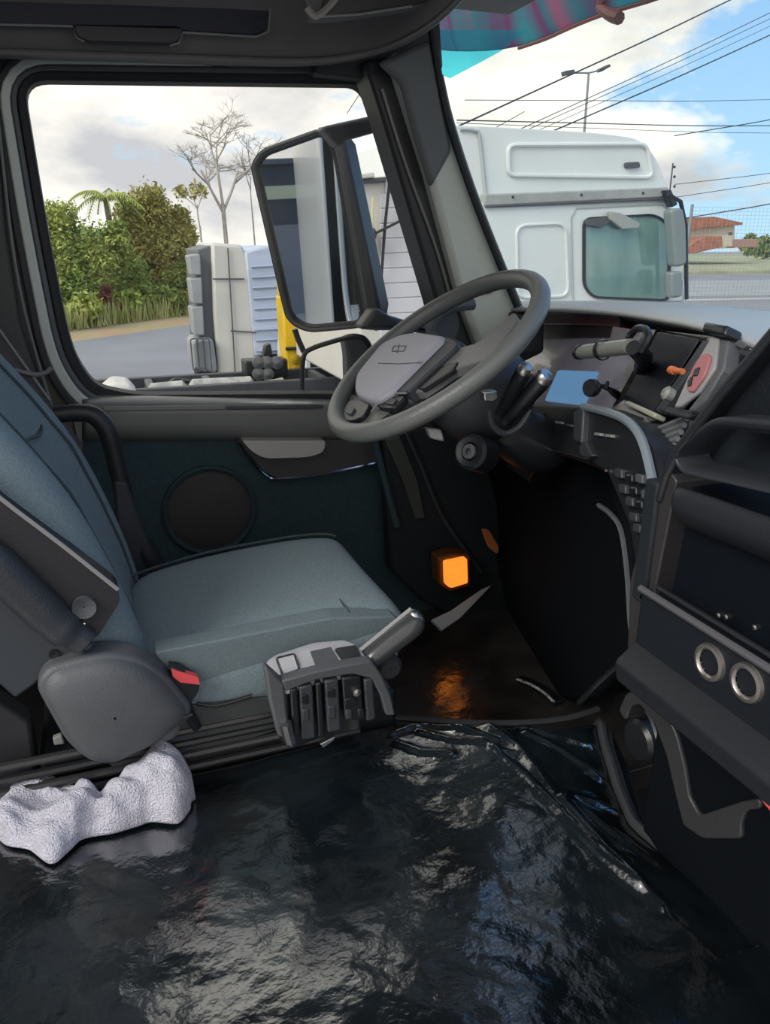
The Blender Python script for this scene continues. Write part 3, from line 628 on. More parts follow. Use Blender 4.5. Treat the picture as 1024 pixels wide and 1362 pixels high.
tube('visor_bracket', [M(812, -10, x=1.2), M(800, 8, x=1.2), M(812, 20, x=1.2), M(824, 24, x=1.2)], .014, mat('bracket_red_brown', (.16, .06, .055), .5), sv, 8, sp=3)
# cyan tinted sun band on the windshield corner
TB = glass_mat('cyan_tint', (.30, .84, .92), .02)
prism('tint_band', MM([(572, 40), (700, 40), (665, 68), (628, 88), (598, 104), (588, 100)], x=1.16), (.003, 0, 0), TB, sv, 0)

# ================================================================== TUNNEL AND FLOOR
VIN = mat('black_vinyl', (.006, .010, .013), .12, var=.6, vscale=7, det=8, rvar=.06, spec=1.0, bump=.16, bscale=55); VIN.node_tree.nodes['Principled BSDF'].inputs['IOR'].default_value = 2.0
def tun_xr(Y):
    T = [(-.3, .84), (.3, .80), (.423, .765), (.528, .728), (.643, .668), (.74, .655), (.814, .682), (.92, .73), (1.0, .775), (1.1, .79)]
    for (a, xa), (b, xb) in zip(T, T[1:]):
        if Y <= b: return xa+(xb-xa)*(Y-a)/(b-a)
    return .79
def yfar(X):     # driver-side edge of the tunnel: straight past the seat, then bulging to the footwell rim
    if X < .42: return 1.10
    f = (X-.42)/.37; return 1.10-.11*math.sin(min(1, f*1.05)*math.pi*.55)+.03*max(0, f-.8)
CR = [Vector(a).to_2d() for a in (M(640, 960, z=.45), M(690, 1000, z=.45), M(740, 1070, z=.45), M(800, 1140, z=.45), M(880, 1215, z=.45))]
def seglist(p, pts):
    best = 9; side = 1
    for a, b in zip(pts, pts[1:]):
        d = b-a; t_ = max(0, min(1, (p-a).dot(d)/d.length_squared)); q = a+d*t_; l = (p-q).length
        if l < best: best = l; side = 1 if d.x*(p-a).y-d.y*(p-a).x > 0 else -1
    return best, side
fold = [[(x_, y_) for x_, y_ in q] for q in ([(520, 975), (560, 962), (610, 968), (660, 990)], [(560, 972), (600, 985), (640, 990), (680, 1008)], [(655, 1000), (700, 1040), (740, 1085), (800, 1150), (850, 1190)],
        [(700, 975), (750, 1000), (800, 1030)], [(690, 965), (740, 978), (785, 985)], [(750, 1062), (790, 1070), (822, 1076)], [(752, 1066), (800, 1100), (845, 1130), (875, 1150)], [(748, 1070), (790, 1120), (850, 1180)],
        [(525, 985), (560, 1000), (600, 1005)])]
FOLD = [[M(a, b, z=.45).to_2d() for a, b in q] for q in fold]
def tz(X, Y):
    z = .45+.05*max(0, .85-Y)
    z += .012*math.sin(X*5+1)*math.sin(Y*4+.5)
    z += .008*noise.noise(Vector((X*4.2, Y*4.2, 2)))+.0035*noise.noise(Vector((X*11, Y*11, 7)))+.0014*noise.noise(Vector((X*28, Y*28, 3)))
    p = Vector((X, Y)); b, sd = seglist(p, CR)
    xr = tun_xr(Y)
    if b < .3:
        z += .007*math.exp(-(b/.012)**2)
        if X > CR[0].x-.02 and sd > 0 or X > .60: z -= .020*min(1, max(0, b)/.12)**1.2*(1 if sd < 0 or True else 0) if (X > .56 and Y > .5) else 0
    for f in FOLD:
        d, _ = seglist(p, f)
        if d < .05: z += .0055*math.exp(-(d/.007)**2)
    e = xr-X
    if e < .05: z -= .010*(1-e/.05)**2
    e = yfar(X)-Y
    if e < .03: z -= .02*(1-e/.03)**2
    return z
rows = []
NU, NV = 430, 340
for i in range(NU+1):
    f = i/NU; row = []
    for j in range(NV+1):
        g_ = j/NV; Y0 = -.15+g_*1.25; xr = tun_xr(Y0); X = -.57+(xr+.57)*f; Y = -.15+g_*(yfar(X)+.15)
        row.append(Vector((X, Y, tz(X, Y))))
    row.append(row[-1]+Vector((0, .012, -.04))); row.append(row[-1]+Vector((0, .01, -.30))); rows.append(row)
rows.append([v+Vector((.015, 0, -.03)) for v in rows[-1]])
vc = thing('vinyl_cover', 'wrinkled glossy black vinyl cover over the engine tunnel', 'floor cover', (.1, .5, .40))
loft('vinyl_sheet', rows, VIN, vc, sub=0)
for d in range(2):
    pts = [Vector((tun_xr(Y_)+.006+.014*d, Y_, tz(tun_xr(Y_), Y_)+.004-.018*d)) for Y_ in [1.02-.04*k for k in range(29)]]
    tube('edge_piping', pts, .008, mat('piping_rubber', (.035, .037, .04), .5) if d == 0 else bpy.data.materials['piping_rubber'], vc, 8, sp=2)
tube('footwell_piping', [Vector((X_, yfar(X_)+.006, .442)) for X_ in [.40+.019*k for k in range(21)]], .006, RUB, vc, 8)
FLM = mat('floor_rubber', (.035, .033, .032), .17, var=.35, vscale=10, rvar=.05, spec=1.0, bump=.2, bscale=30)
FLM.node_tree.nodes['Principled BSDF'].inputs['IOR'].default_value = 1.9
f = box('floor', (-.62, 1.06, .13), (1.35, 1.95, .225), FLM, None, .003); tag(f, kind='structure'); tube('mat_sheen_fold', [M(690, 902, z=.235), M(705, 908, z=.238), M(724, 918, z=.238), M(742, 934, z=.235)], .014, VIN, f, 10, sp=4, flat=.4)  # glossy mat-edge ridge added to give the crescent of sheen on the floor
f2 = box('wall_front', (1.30, -.4, .1), (1.34, 1.95, 1.0), PLB, None, .003); tag(f2, kind='structure')
f3 = box('floor_passenger', (.66, -.4, .13), (1.35, 1.06, .17), mat('dark_carpet', (.008, .009, .012), .9), None, .003); f3.name = 'floor.001'; tag(f3, kind='structure')
FW_ = mat('footwell_lining', (.006, .010, .014), .7, bump=.1, bscale=80)
# footwell lining forward of the door, below the dash
w = prism('trim_7', MM([(508, 570), (560, 570), (700, 600), (700, 860), (560, 800), (520, 760)], y=1.80), (0, .05, 0), FW_, None, .01); tag(w, kind='structure')
tube('vertical_bead', MM([(498, 585), (512, 640), (528, 700)], y=1.79), .009, TEAL, w, 8, sp=4)
prism('reflection_strip', MM([(512, 585), (532, 580), (556, 640), (566, 690), (552, 690), (536, 640)], y=1.79), (0, .01, 0), mat('dim_grey_green', (.05, .058, .05), .5), w, .003)  # greenish reflection on the footwell trim, painted as a paler strip
tube('vertical_bead', MM([(540, 575), (560, 620), (590, 690), (640, 760)], y=1.785), .006, PLD, w, 8, sp=4)
prism('sill_plate', [M(574, 824, y=1.55), M(588, 838, y=1.55), M(612, 822, y=1.6), M(654, 778, y=1.72), M(640, 784, y=1.72), M(600, 812, y=1.6)], (0, .01, -.01), mat('dull_aluminium', (.42, .43, .45), .5), w, .002)
# orange box in the footwell; its sunlit look is put in as glow
al = thing('sunlit_amber_box', 'sunlit orange box at the foot of the door, its sunlight put in as glow', 'lamp', M(606, 780, y=1.74))
b0 = M(606, 761, y=1.72)
AX = (M(623, 760, y=1.72)-M(592, 762, y=1.72)).normalized(); 
prism('lens', MM(rpoly([(593, 749), (622, 743), (623, 776), (600, 783), (594, 779)], 3), y=1.70), (0, .03, 0), AMB, al, .004)  # face of the box; the glow stands in for sunlight on it
prism('housing', MM(rpoly([(582, 742), (604, 736), (626, 738), (626, 780), (598, 788), (584, 778)], 4), y=1.72), (0, .05, 0), mat('amber_housing', (.10, .035, .01), .4), al, .005)
prism('reflector', MM(rpoly([(641, 704), (650, 704), (664, 728), (662, 738), (650, 728)], 4), y=1.70), (0, .01, 0), mat('amber_reflector', (.35, .11, .04), .4), al, .003)

# ================================================================== DRIVER SEAT
st = thing('driver_seat', 'air-sprung driver seat in teal-grey cloth with black side shells', 'seat', (.15, 1.32, .45))
PR = [(.03, .50), (.02, .60), (.0, .70), (-.03, .80), (-.065, .90), (-.125, 1.0), (-.195, 1.10), (-.27, 1.22), (-.35, 1.36), (-.40, 1.48)]
XS = [(1.075, -.07), (1.085, -.02), (1.11, .004), (1.15, .008), (1.19, -.016), (1.24, -.024), (1.33, -.022), (1.42, -.024), (1.47, -.014), (1.505, .004), (1.54, 0), (1.56, -.03), (1.565, -.08), (1.54, -.13), (1.32, -.15), (1.10, -.13)]
rows = []
for i, (x, z) in enumerate(PR):
    a = PR[max(0, i-1)]; b = PR[min(len(PR)-1, i+1)]; tg = Vector((b[0]-a[0], b[1]-a[1])).normalized(); nrm = Vector((tg.y, -tg.x)); sh_ = 1 if i < 7 else 1-.06*(i-6)
    wy = 1.32; bulge = .012*math.sin(i*1.1)
    rows.append([Vector((x+nrm.x*(d+(bulge if abs(y-1.32) < .1 else 0)), wy+(y-wy)*sh_, z+nrm.y*(d))) for y, d in XS])
loft('backrest', rows, FAB, st, closed=True, caps=True, sub=2)
def bk(y, i, d):     # point on the backrest surface
    i0 = int(i); f = i-i0; a = Vector(PR[i0]); b = Vector(PR[min(i0+1, len(PR)-1)]); p = a.lerp(b, f); tg = (b-a).normalized(); return Vector((p.x+tg.y*d, y, p.y-tg.x*d))
SEAM = mat('seam_thread', (.05, .075, .085), .9)
tube('seam', [bk(1.175, i*.5+.5, -.002) for i in range(15)], .0028, SEAM, st, 6, sp=2)
tube('seam', [bk(1.480, i*.5+.5, -.006) for i in range(15)], .0028, SEAM, st, 6, sp=2)
tube('seam', [bk(1.18+.05*k, 4.6+.1*math.sin(k), -.020) for k in range(7)], .0028, SEAM, st, 6, sp=2)
# cushion
rows = []
CP = [(-.02, .625, .0), (.06, .645, .01), (.15, .66, .012), (.25, .668, .012), (.34, .672, .012), (.40, .668, .008), (.425, .660, 0), (.442, .635, -.004), (.440, .605, -.01)]
for x, zt, cr in CP:
    b = .505 if x < .25 else (.585 if x < .4 else .63); q_ = .03 if x > .435 else (.012 if x > .42 else 0)
    rows.append([Vector((x, y, z)) for y, z in [(1.10, b), (1.072+q_, b+.01), (1.068+q_, max(b+.012, zt-.075)), (1.074+q_, zt-.015), (1.095, zt-.004), (1.13, zt+.004), (1.20, zt), (1.30, zt-.004), (1.40, zt-.006), (1.46, zt-.004), (1.50, zt-.02), (1.515, zt-.06), (1.50, b)]])
loft('cushion', rows, FAB, st, closed=True, caps=True, sub=2)
tube('seam', [Vector((x, 1.083, zt-.012)) for x, zt, c_ in CP[:-2]], .0028, SEAM, st, 6, sp=4)
tube('seam', [Vector((.335-.00*k, 1.09+.05*k, .674-.003*k if k else .672)) for k in range(9)], .0025, SEAM, st, 6, sp=3)
tube('seam', [Vector((x, 1.475, zt-.004)) for x, zt, c_ in CP[:-2]], .0025, SEAM, st, 6, sp=4)
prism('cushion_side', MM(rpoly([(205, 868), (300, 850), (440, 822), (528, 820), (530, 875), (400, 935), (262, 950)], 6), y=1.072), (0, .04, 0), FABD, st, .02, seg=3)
prism('lower_valance', MM(rpoly([(90, 960), (258, 938), (330, 930), (400, 925), (400, 962), (252, 1008), (150, 1022)], 8), y=1.065), (0, .05, 0), mat('valance_plastic', (.05, .055, .058), .5, bump=.1, bscale=300), st, .006)
tube('valance_seam', MM([(262, 936), (290, 938), (335, 925)], y=1.062), .003, PLB, st, 6, sp=3)
sp_ = MM(rpoly([(46, 915), (62, 890), (140, 868), (188, 876), (222, 900), (256, 942), (254, 958), (215, 990), (150, 1020), (120, 1016), (88, 990), (60, 940)], [14, 16, 30, 20, 16, 10, 8, 20, 20, 12, 16, 16], 4), y=1.03)
rc = prism('recliner_cover', sp_, (0, .05, 0), PLM, st, .018, seg=4)
ce = sum(sp_, Vector())/len(sp_)
loft('recliner_dome', [[ce+(p-ce)*s_+Vector((0, -h, 0)) for p in sp_] for s_, h in ((.93, -.002), (.86, .012), (.6, .020), (.3, .024), (.02, .025))], PLM, st, closed=True, sub=1)
tube('recliner_crease', MM([(118, 1000), (200, 972), (256, 950)], y=1.026), .002, PLB, st, 6, sp=3)
lathe('recliner_knob', [(.018, 0), (.018, -.006), (.012, -.01), (.001, -.01)], M(222, 968, y=1.035), (0, 1, 0), PLM, st, 20)
# black shell on the side of the backrest, folded armrest roll, hinge plate
SHB = mat('shell_plastic', (.022, .023, .026), .45, bump=.1, bscale=300)
prism('side_shell', MM(rpoly([(-60, 610), (0, 664), (80, 725), (156, 782), (160, 800), (126, 853), (0, 742), (-60, 690)], [4, 10, 10, 10, 8, 14, 10, 4]), y=1.05), (0, .04, 0), SHB, st, .006)
tube('shell_bead', MM([(-60, 608), (0, 662), (80, 723), (157, 784)], y=1.046), .003, mat('worn_bead', (.30, .29, .28), .5), st, 6, sp=3)
lathe('release_button', [(.016, .002), (.016, -.008), (.011, -.006), (.001, -.004)], M(112, 806, y=1.05), (0, 1, 0), PLM, st, 24)
lathe('screw', [(.003, 0), (.003, -.003), (.001, -.004)], M(112, 830, y=1.05), (0, 1, 0), CHR, st, 8)
tube('folded_armrest', MM([(-70, 700), (-10, 748), (40, 795), (80, 832), (108, 850), (119, 860)], y=1.045), [.026, .028, .028, .026, .02, .008], PLD, st, 16, sp=4)
prism('hinge_plate', MM([(-70, 760), (-10, 780), (60, 840), (120, 862), (100, 880), (70, 890), (46, 912), (20, 930), (-70, 850)], y=1.06), (0, .03, 0), mat('hinge_blue_grey', (.045, .052, .062), .5), st, .005)
lathe('screw', [(.007, 0), (.007, -.004), (.001, -.003)], M(72, 869, y=1.06), (0, 1, 0), PLB, st, 12)
prism('lower_side_panel', MM([(-80, 860), (0, 935), (40, 960), (52, 1040), (0, 1060), (-80, 1080)], y=1.09), (0, .04, 0), SHB, st, .006)
box('seat_base', (-.16, 1.09, .17), (.42, 1.50, .51), PLB, st, .01)
for k in range(4):
    tube('slide_rail', [Vector((-.22, 1.068-.002*k, .527-.021*k)), Vector((.34, 1.068-.002*k, .527-.021*k))], .007, PLB if k % 2 else mat('rail_black', (.03, .03, .032), .3), st, 8)
prism('strap_end', MM([(70, 982), (82, 978), (86, 990), (72, 992)], y=1.08), (0, .01, 0), PLL, st, .002)
tube('lumbar_hoop', MM([(72, 552), (100, 549), (124, 552), (142, 572), (152, 605), (165, 660), (178, 700), (206, 756)], y=1.62), [.017, .018, .019, .019, .018, .018, .018, .024], SHB, st, 12, sp=4)
prism('hoop_shield', MM(rpoly([(150, 640), (168, 640), (190, 700), (212, 752), (205, 775), (170, 770), (155, 700)], 8), y=1.60), (0, .03, 0), PLD, st, .006)
bkl = MM(rpoly([(225, 888), (240, 890), (266, 908), (264, 920), (252, 938), (232, 915)], 3), y=1.045)
sb = thing('belt_buckle', 'seat belt buckle with a red release button beside the cushion', 'seat belt buckle', M(250, 940, y=1.06))
prism('buckle_body', bkl, (0, .022, 0), PLB, sb, .004)
prism('release_button', MM(rpoly([(228, 890), (240, 894), (264, 901), (266, 911), (240, 908), (230, 900)], 2), y=1.042), (0, .012, 0), mat('buckle_red', (.75, .09, .10), .35), sb, .003)
tube('buckle_stalk', MM([(246, 930), (252, 950), (262, 968)], y=1.06), .008, PLB, sb, 8)
bel = thing('seat_belt', 'dark seat belt strap running down behind the backrest', 'seat belt', M(60, 540, y=1.78))
prism('strap', MM([(-60, 360), (0, 438), (70, 540), (110, 590), (100, 600), (60, 555), (-4, 470), (-60, 400)], y=1.78), (0, .003, 0), mat('belt_webbing', (.11, .11, .115), .8, bump=.3, bscale=600), bel, 0)
tube('strap_edge', MM([(-60, 362), (0, 440), (66, 532)], y=1.776), .003, mat('belt_edge', (.3, .3, .3), .7), bel, 6)
tube('belt_guide', MM([(20, 492), (44, 498), (60, 496), (68, 489)], y=1.77), .005, mat('guide_grey', (.22, .22, .23), .5), bel, 8, sp=3)

# ================================================================== GEAR SELECTOR CONSOLE
gs = thing('gear_selector_console', 'grey gear selector box with ribbed side, fixed beside the cushion', 'gear selector', (.27, 1.0, .50))
tz_ = .652
topo = [(353, 879), (366, 870), (416, 854), (457, 850), (476, 857), (492, 880), (462, 886), (420, 894), (380, 908), (362, 900)]
tp = MM(rpoly(topo, 5, 3), z=tz_)
prism('top_cover', tp, (0, 0, -.022), mat('worn_silver_plastic', (.38, .38, .41), .28, bump=.05, bscale=200, var=.12, vscale=15), gs, .006, seg=3)
prism('switch_pad', MM(rpoly([(369, 876), (391, 871), (397, 889), (377, 896)], 3), z=tz_+.002), (0, 0, -.002), mat('pad_grey', (.45, .45, .48), .3), gs, .0015)
tube('switch_rim', MM(rpoly([(367, 875), (392, 869), (399, 890), (376, 898)], 4), z=tz_+.002), .0013, PLB, gs, 6, True)
prism('label_plate', MM([(412, 866), (440, 860), (452, 880), (420, 886)], z=tz_+.001), (0, 0, -.002), PLM, gs, .001)
prism('lever_gate', MM(rpoly([(444, 862), (474, 857), (482, 876), (460, 884)], 4), z=tz_+.003), (0, 0, -.004), PLB, gs, .001)
low = [p+Vector((0, 0, -.026)) for p in tp]
cen = sum(tp, Vector())/len(tp)
prism('core', [cen+(p-cen)*.86+Vector((0, .006, -.02)) for p in tp], (0, 0, -.105), PLB, gs, .003)
PA, PB = M(378, 908, z=tz_), M(494, 881, z=tz_); SN = (PB-PA).cross(Vector((0, 0, 1))).normalized(); SN = -SN if SN.y < 0 else SN
def yf(px, py, off=0): return M(px, py, pl=(PA-SN*(.004-off), SN))
prism('side_frame', [yf(374, 906), yf(420, 893), yf(470, 883), yf(494, 879), yf(508, 898), yf(520, 925), yf(526, 952), yf(514, 952), yf(506, 925), yf(494, 903), yf(468, 897), yf(420, 905), yf(380, 920)], (0, .02, 0), PLM, gs, .003)
prism('corner_post', [yf(352, 885), yf(378, 908), yf(386, 985), yf(370, 980), yf(358, 930)], (0, .02, 0), PLM, gs, .004)
for k, (a, b, y0, y1) in enumerate([(386, 396, 918, 980), (398, 416, 914, 985), (420, 428, 910, 982), (432, 450, 906, 975), (455, 480, 902, 960), (484, 496, 905, 960)]):
    prism('rib', [yf(a, y0), yf(b, y0-3), yf(b+4, y1-3), yf(a+4, y1)], (0, .012+.012*(k % 2), 0), PLD if k % 2 else PLB, gs, .003)
for k, (a, b, c_, d_) in enumerate([(400, 925, 10, 12), (402, 945, 9, 14), (434, 918, 12, 10), (436, 940, 10, 16), (458, 930, 16, 8), (460, 945, 8, 12), (476, 944, 8, 10)]):
    prism('clip', [yf(a, b, -.002), yf(a+c_, b-1, -.002), yf(a+c_+1, b+d_, -.002), yf(a+1, b+d_, -.002)], (0, .02, 0), PLD if k % 2 else PLB, gs, .002)
lathe('bolt', [(.006, .01), (.006, -.004), (.001, -.006)], yf(474, 920, -.002), (0, 1, 0), SATIN, gs, 12)
tube('foot_lug', [yf(380, 962, -.004), yf(383, 975, -.004), yf(386, 985)], .009, SATIN, gs, 8)
prism('bracket_tab', [yf(426, 990), yf(446, 980), yf(444, 985), yf(430, 995)], (0, .01, 0), SATIN, gs, .001)
# lever
lv = M(488, 878, y=1.0); lt = M(556, 824, y=1.01); ax = (lt-lv).normalized()
sd = Vector((0, 1, 0)); up_ = ax.cross(sd).normalized()
rows = []
for f_, w_, h_ in ((-.05, .018, .014), (.1, .021, .017), (.3, .021, .019), (.6, .023, .020), (.85, .025, .021), (1.0, .022, .018), (1.04, .015, .012)):
    c = lv.lerp(lt, f_); rows.append([c+sd*w_*math.cos(a)+up_*h_*math.sin(a) for a in [k*math.pi/8 for k in range(16)]])
hd = loft('selector_handle', rows, mat('gloss_grip', (.05, .053, .056), .25, coat=.3), gs, closed=True, caps=True, sub=1)
rows = []
for f_, w_, h_ in ((.0, .010, .0205), (.5, .013, .023), (.9, .016, .0255), (1.04, .017, .022), (1.10, .010, .006)):
    c = lv.lerp(lt, f_); rows.append([c+sd*w_*math.cos(a)+up_*h_*math.sin(a)*(1 if math.sin(a)*up_.z > 0 else .4) for a in [k*math.pi/8 for k in range(16)]])
loft('handle_cap', [r for r in rows[2:]], SATIN, gs, closed=True, caps=True, sub=1)
tube('handle_edge', [lv+up_*(.018 if up_.z > 0 else -.018)+sd*.006, lt+up_*(.02 if up_.z > 0 else -.02)+sd*.006], .0035, mat('edge_sheen', (.3, .3, .31), .3), gs, 6)
lathe('pivot_boss', [(.02, .02), (.022, -.01), (.016, -.016), (.001, -.016)], M(515, 884, y=1.03), (0, 1, 0), PLD, gs, 20)

# ================================================================== TOWEL
def towel():
    upp = [(-6, 1085), (14, 1055), (60, 1034), (90, 1042), (120, 1050), (150, 1046), (175, 1038), (205, 1020), (228, 1011), (250, 1022), (258, 1046)]
    lwp = [(-8, 1108), (10, 1126), (40, 1132), (68, 1150), (92, 1132), (112, 1114), (150, 1106), (180, 1094), (200, 1086), (235, 1086), (250, 1066)]
    U_, L_ = spline([M(a, b+7, z=.455) for a, b in upp], 7), spline([M(a, b, z=.455) for a, b in lwp], 7)
    n = len(U_); rows = []
    for j in range(25):
        f = j/24; row = []
        for i in range(n):
            p = U_[i].lerp(L_[i], f); s_ = i/(n-1)
            e_ = min(1, 4.2*min(f, 1-f))*min(1, 7*min(s_, 1-s_)+.1)
            q1 = noise.noise(Vector((p.x*9+p.y*5, p.y*12-p.x*7, 1))); q2 = noise.noise(Vector((p.x*20+p.y*26, p.y*10, 5)))
            h = .014+.020*e_+.030*e_*q1+.022*e_*(1-2*abs(q2))**2*.8+.003*noise.noise(Vector((p.x*60, p.y*60, 2)))
            h -= .030*e_*math.exp(-((s_-.46-.10*f)/.045)**2); h += .016*e_*math.exp(-((s_-.36-.25*f)/.05)**2)+.018*e_*math.exp(-((s_-.80)/.10)**2); h = max(h, .004)
            row.append(Vector((p.x, p.y, max(tz(p.x, p.y)+.003, .45+h*(e_ > 0)*1.0 if e_ > .15 else tz(p.x, p.y)+.004+h*e_))))
        rows.append(row)
    o = loft('towel', rows, mat('white_terry', (.80, .79, .90), .95, bump=1.0, bscale=350, var=.08, vscale=60, spec=.1), None, sub=1, solid=.006)
    tag(o, 'crumpled white terry towel lying on the black vinyl', 'towel')
towel()

# ================================================================== STEERING WHEEL AND COLUMN
WC = Vector((.583, 1.34, 1.052)); TI = R(36); WU = Vector((math.cos(TI), 0, math.sin(TI))); WN = Vector((-math.sin(TI), 0, math.cos(TI))); WV = Vector((0, 1, 0)); WR_ = .222
def wp(a, b, h=0): return WC+WU*a+WV*b+WN*h
sw = thing('steering_wheel', 'dark grey truck steering wheel with a pale blank hub pad', 'steering wheel', WC-WN*.12)
RIM = mat('rim_leather', (.13, .14, .135), .36, bump=.15, bscale=300)
tube('rim', [wp(WR_*math.cos(a), WR_*math.sin(a)) for a in [k*math.pi/36 for k in range(72)]], .0175, RIM, sw, 14, True)
HUB = mat('hub_lilac_grey', (.36, .36, .42), .45, bump=.08, bscale=250)
def WX(q, h): return MM(q, pl=(WC+WN*h, WN))
def plate(name, q, h, th, m, bev=.004, r=8): return prism(name, WX(rpoly(q, r, 4), h), WN*-th, m, sw, bev, seg=3)
plate('hub_back', [(505, 456), (533, 443), (556, 440), (600, 446), (622, 456), (560, 520), (520, 548), (482, 556), (462, 530), (472, 499)], -.012, .05, PLD, .01, 10)
plate('hub_pad', [(506, 456), (533, 443), (556, 440), (590, 445), (588, 452), (520, 520), (496, 534), (470, 524), (471, 499)], .012, .035, HUB, .008, 10)
plate('hub_band', [(592, 446), (610, 454), (606, 462), (542, 521), (522, 521)], .004, .03, PLD, .005, 5)
tube('hub_seam', WX([(503, 483), (530, 484), (562, 482)], .0122), .0010, PLM, sw, 6)
EMB = mat('emblem_grey', (.13, .13, .15), .4)
for q in ([(524, 460), (540, 460)], [(521, 467), (537, 467)], [(524, 460), (521, 467)], [(540, 460), (537, 467)], [(531, 458), (528, 469)]): tube('emblem', WX(q, .0125), .0011, EMB, sw, 6)
plate('spoke', [(596, 466), (634, 456), (684, 414), (690, 424), (650, 476), (600, 492), (560, 520), (544, 522)], -.006, .02, mat('spoke_grey', (.17, .17, .175), .4), .005, 5)
plate('dark_spoke_gap', [(580, 488), (610, 480), (604, 490), (560, 518), (552, 514)], -.003, .01, PLB, .002, 4)  # black plate painted for the dark see-through gap beside the spoke
plate('spoke', [(466, 522), (498, 538), (520, 546), (490, 566), (452, 568), (440, 552)], -.010, .02, RIM, .005, 5)
plate('button_pod', [(450, 556), (464, 531), (494, 533), (484, 553), (466, 561)], .0, .018, PLB, .005, 7)
plate('button_pod', [(500, 541), (512, 525), (540, 526), (522, 544)], .0, .014, PLB, .003, 5)
tube('pod_trim', WX([(494, 548), (502, 537), (513, 524), (540, 523)], .002), .0022, PLL, sw, 6)
plate('button', [(459, 548), (466, 540), (472, 542), (466, 551)], .004, .005, PLM, .001, 2)
plate('button', [(512, 536), (518, 529), (528, 530), (522, 538)], .003, .004, PLD, .001, 2)
plate('spoke', [(505, 452), (545, 436), (590, 440), (604, 432), (596, 424), (540, 424), (498, 444)], -.03, .02, PLD, .004, 4) if False else None
sc_ = thing('steering_column', 'dark steering column cover with two stalks below the wheel', 'steering column', (.75, 1.34, .75))
rows = []
for h, a, b, s_ in ((-.045, .075, .085, 0), (-.07, .10, .10, 0), (-.12, .115, .105, .01), (-.17, .10, .09, .02), (-.21, .07, .07, .03)):
    rows.append([wp(.02+s_+a*math.cos(t_), b*math.sin(t_), h) for t_ in [k*math.pi/10 for k in range(20)]])
loft('column_cover', rows, PLD, sc_, closed=True, caps=True, sub=2)
DK = mat('column_black', (.014, .016, .02), .4)
rows = []
for h, a, sx in ((-.18, .05, .03), (-.24, .062, .05), (-.30, .07, .075), (-.36, .06, .10)):
    rows.append([wp(sx+a*math.cos(t_), a*math.sin(t_), h) for t_ in [k*math.pi/10 for k in range(20)]])
loft('lower_column', rows, DK, sc_, closed=True, caps=True, sub=1)
c = M(626, 601, y=1.25); ax_ = (CAM-c).normalized()*.6+Vector((-.6, 0, .2)); 
lathe('ignition_collar', [(.034, -.05), (.034, 0), (.028, .006), (.018, .004), (.018, -.01)], c, ax_, DK, sc_, 28)
lathe('ignition_barrel', [(.014, -.01), (.014, .008), (.006, .009), (.006, .002), (.001, .002)], c, ax_, PLM, sc_, 24)
prism('collar_tab', MM([(568, 570), (588, 572), (592, 588), (574, 584)], y=1.30), (0, .02, 0), mat('pale_tab', (.40, .40, .40), .35), sc_, .004)
prism('pale_bracket', MM([(643, 521), (662, 520), (664, 530), (655, 536), (645, 534)], y=1.16), (0, .02, 0), SATIN, sc_, .003)
for (a, b, r0) in (((665, 550), (698, 491), .013), ((672, 560), (724, 502), .016)):
    p0, p1 = M(*a, y=1.20), M(*b, y=1.13); s_ = tube('stalk', [p0, p0.lerp(p1, .4), p0.lerp(p1, .8), p1], [r0*.8, r0, r0*1.05, r0*.95], DK, sc_, 14, sp=2)
    e_ = (p1-p0).normalized(); lathe('stalk_tip', [(r0, -.006), (r0*1.02, .002), (r0*.8, .008), (.001, .010)], p1, e_, SATIN, s_, 18)
tube('stalk_guard', MM([(650, 545), (655, 566), (672, 577), (692, 566), (705, 545)], y=1.17), .006, PLD, sc_, 8, sp=4)

# ================================================================== DASHBOARD
db = thing('dashboard', 'wrap-around truck dashboard with pale top and dark fascia', 'dashboard', (1.0, 1.0, .5))
far = [(600, 401, 1.20), (660, 400, 1.30), (720, 399, 1.36), (780, 399, 1.40), (840, 399, 1.42), (900, 400, 1.42), (960, 404, 1.40), (1024, 409, 1.36), (1100, 416, 1.3)]
rows = []
f0 = [M(a, b, x=c_*.86) for a, b, c_ in far]
n0 = MM([(590, 420), (650, 413), (720, 411), (780, 413), (830, 418), (880, 427), (935, 436), (990, 452), (1060, 470)], x=.88)
n0 = [M(a, b, x=x_) for (a, b), x_ in zip([(590, 418), (650, 413), (720, 411), (780, 413), (830, 418), (880, 427), (940, 437), (1000, 462), (1090, 500)], [1.0, .98, .96, .94, .92, .88, .80, .70, .58])]
rows.append([p+Vector((.05, 0, -.06)) for p in f0]); rows.append(f0)
for f_ in (.35, .7, .93): rows.append([a.lerp(b, f_)+Vector((0, 0, .006)) for a, b in zip(f0, n0)])
rows.append(n0); rows.append([p+Vector((.012, 0, -.006)) for p in n0])
loft('dash_top', rows, DASHT, db, sub=1)
# second, nearer shelf of the dash top towards the passenger
# recessed band under the hood lip
BR = mat('dark_red_brown_band', (.16, .045, .05), .4, var=.15, vscale=10)
DP0, DPN = Vector((.86, 1.25, 1.0)), Vector((1, -.35, -.45)).normalized()
def DP(q, off=0): return MM(q, pl=(DP0+DPN*off, DPN))
prism('hood_lip', DP([(600, 418), (700, 411), (780, 412), (850, 420), (925, 434), (925, 440), (850, 427), (780, 418), (700, 417), (600, 428)], .045), DPN*.10, PLD, db, .002)
prism('brown_band', DP([(690, 417), (780, 418), (826, 423), (826, 434), (780, 432), (690, 431)], .048), DPN*.03, BR, db, .002)
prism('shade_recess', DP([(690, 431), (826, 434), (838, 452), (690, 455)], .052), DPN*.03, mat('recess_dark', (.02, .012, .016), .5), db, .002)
tube('hood_joint', DP([(818, 416), (826, 424), (826, 434)], .04), .0035, PLB, db, 6)
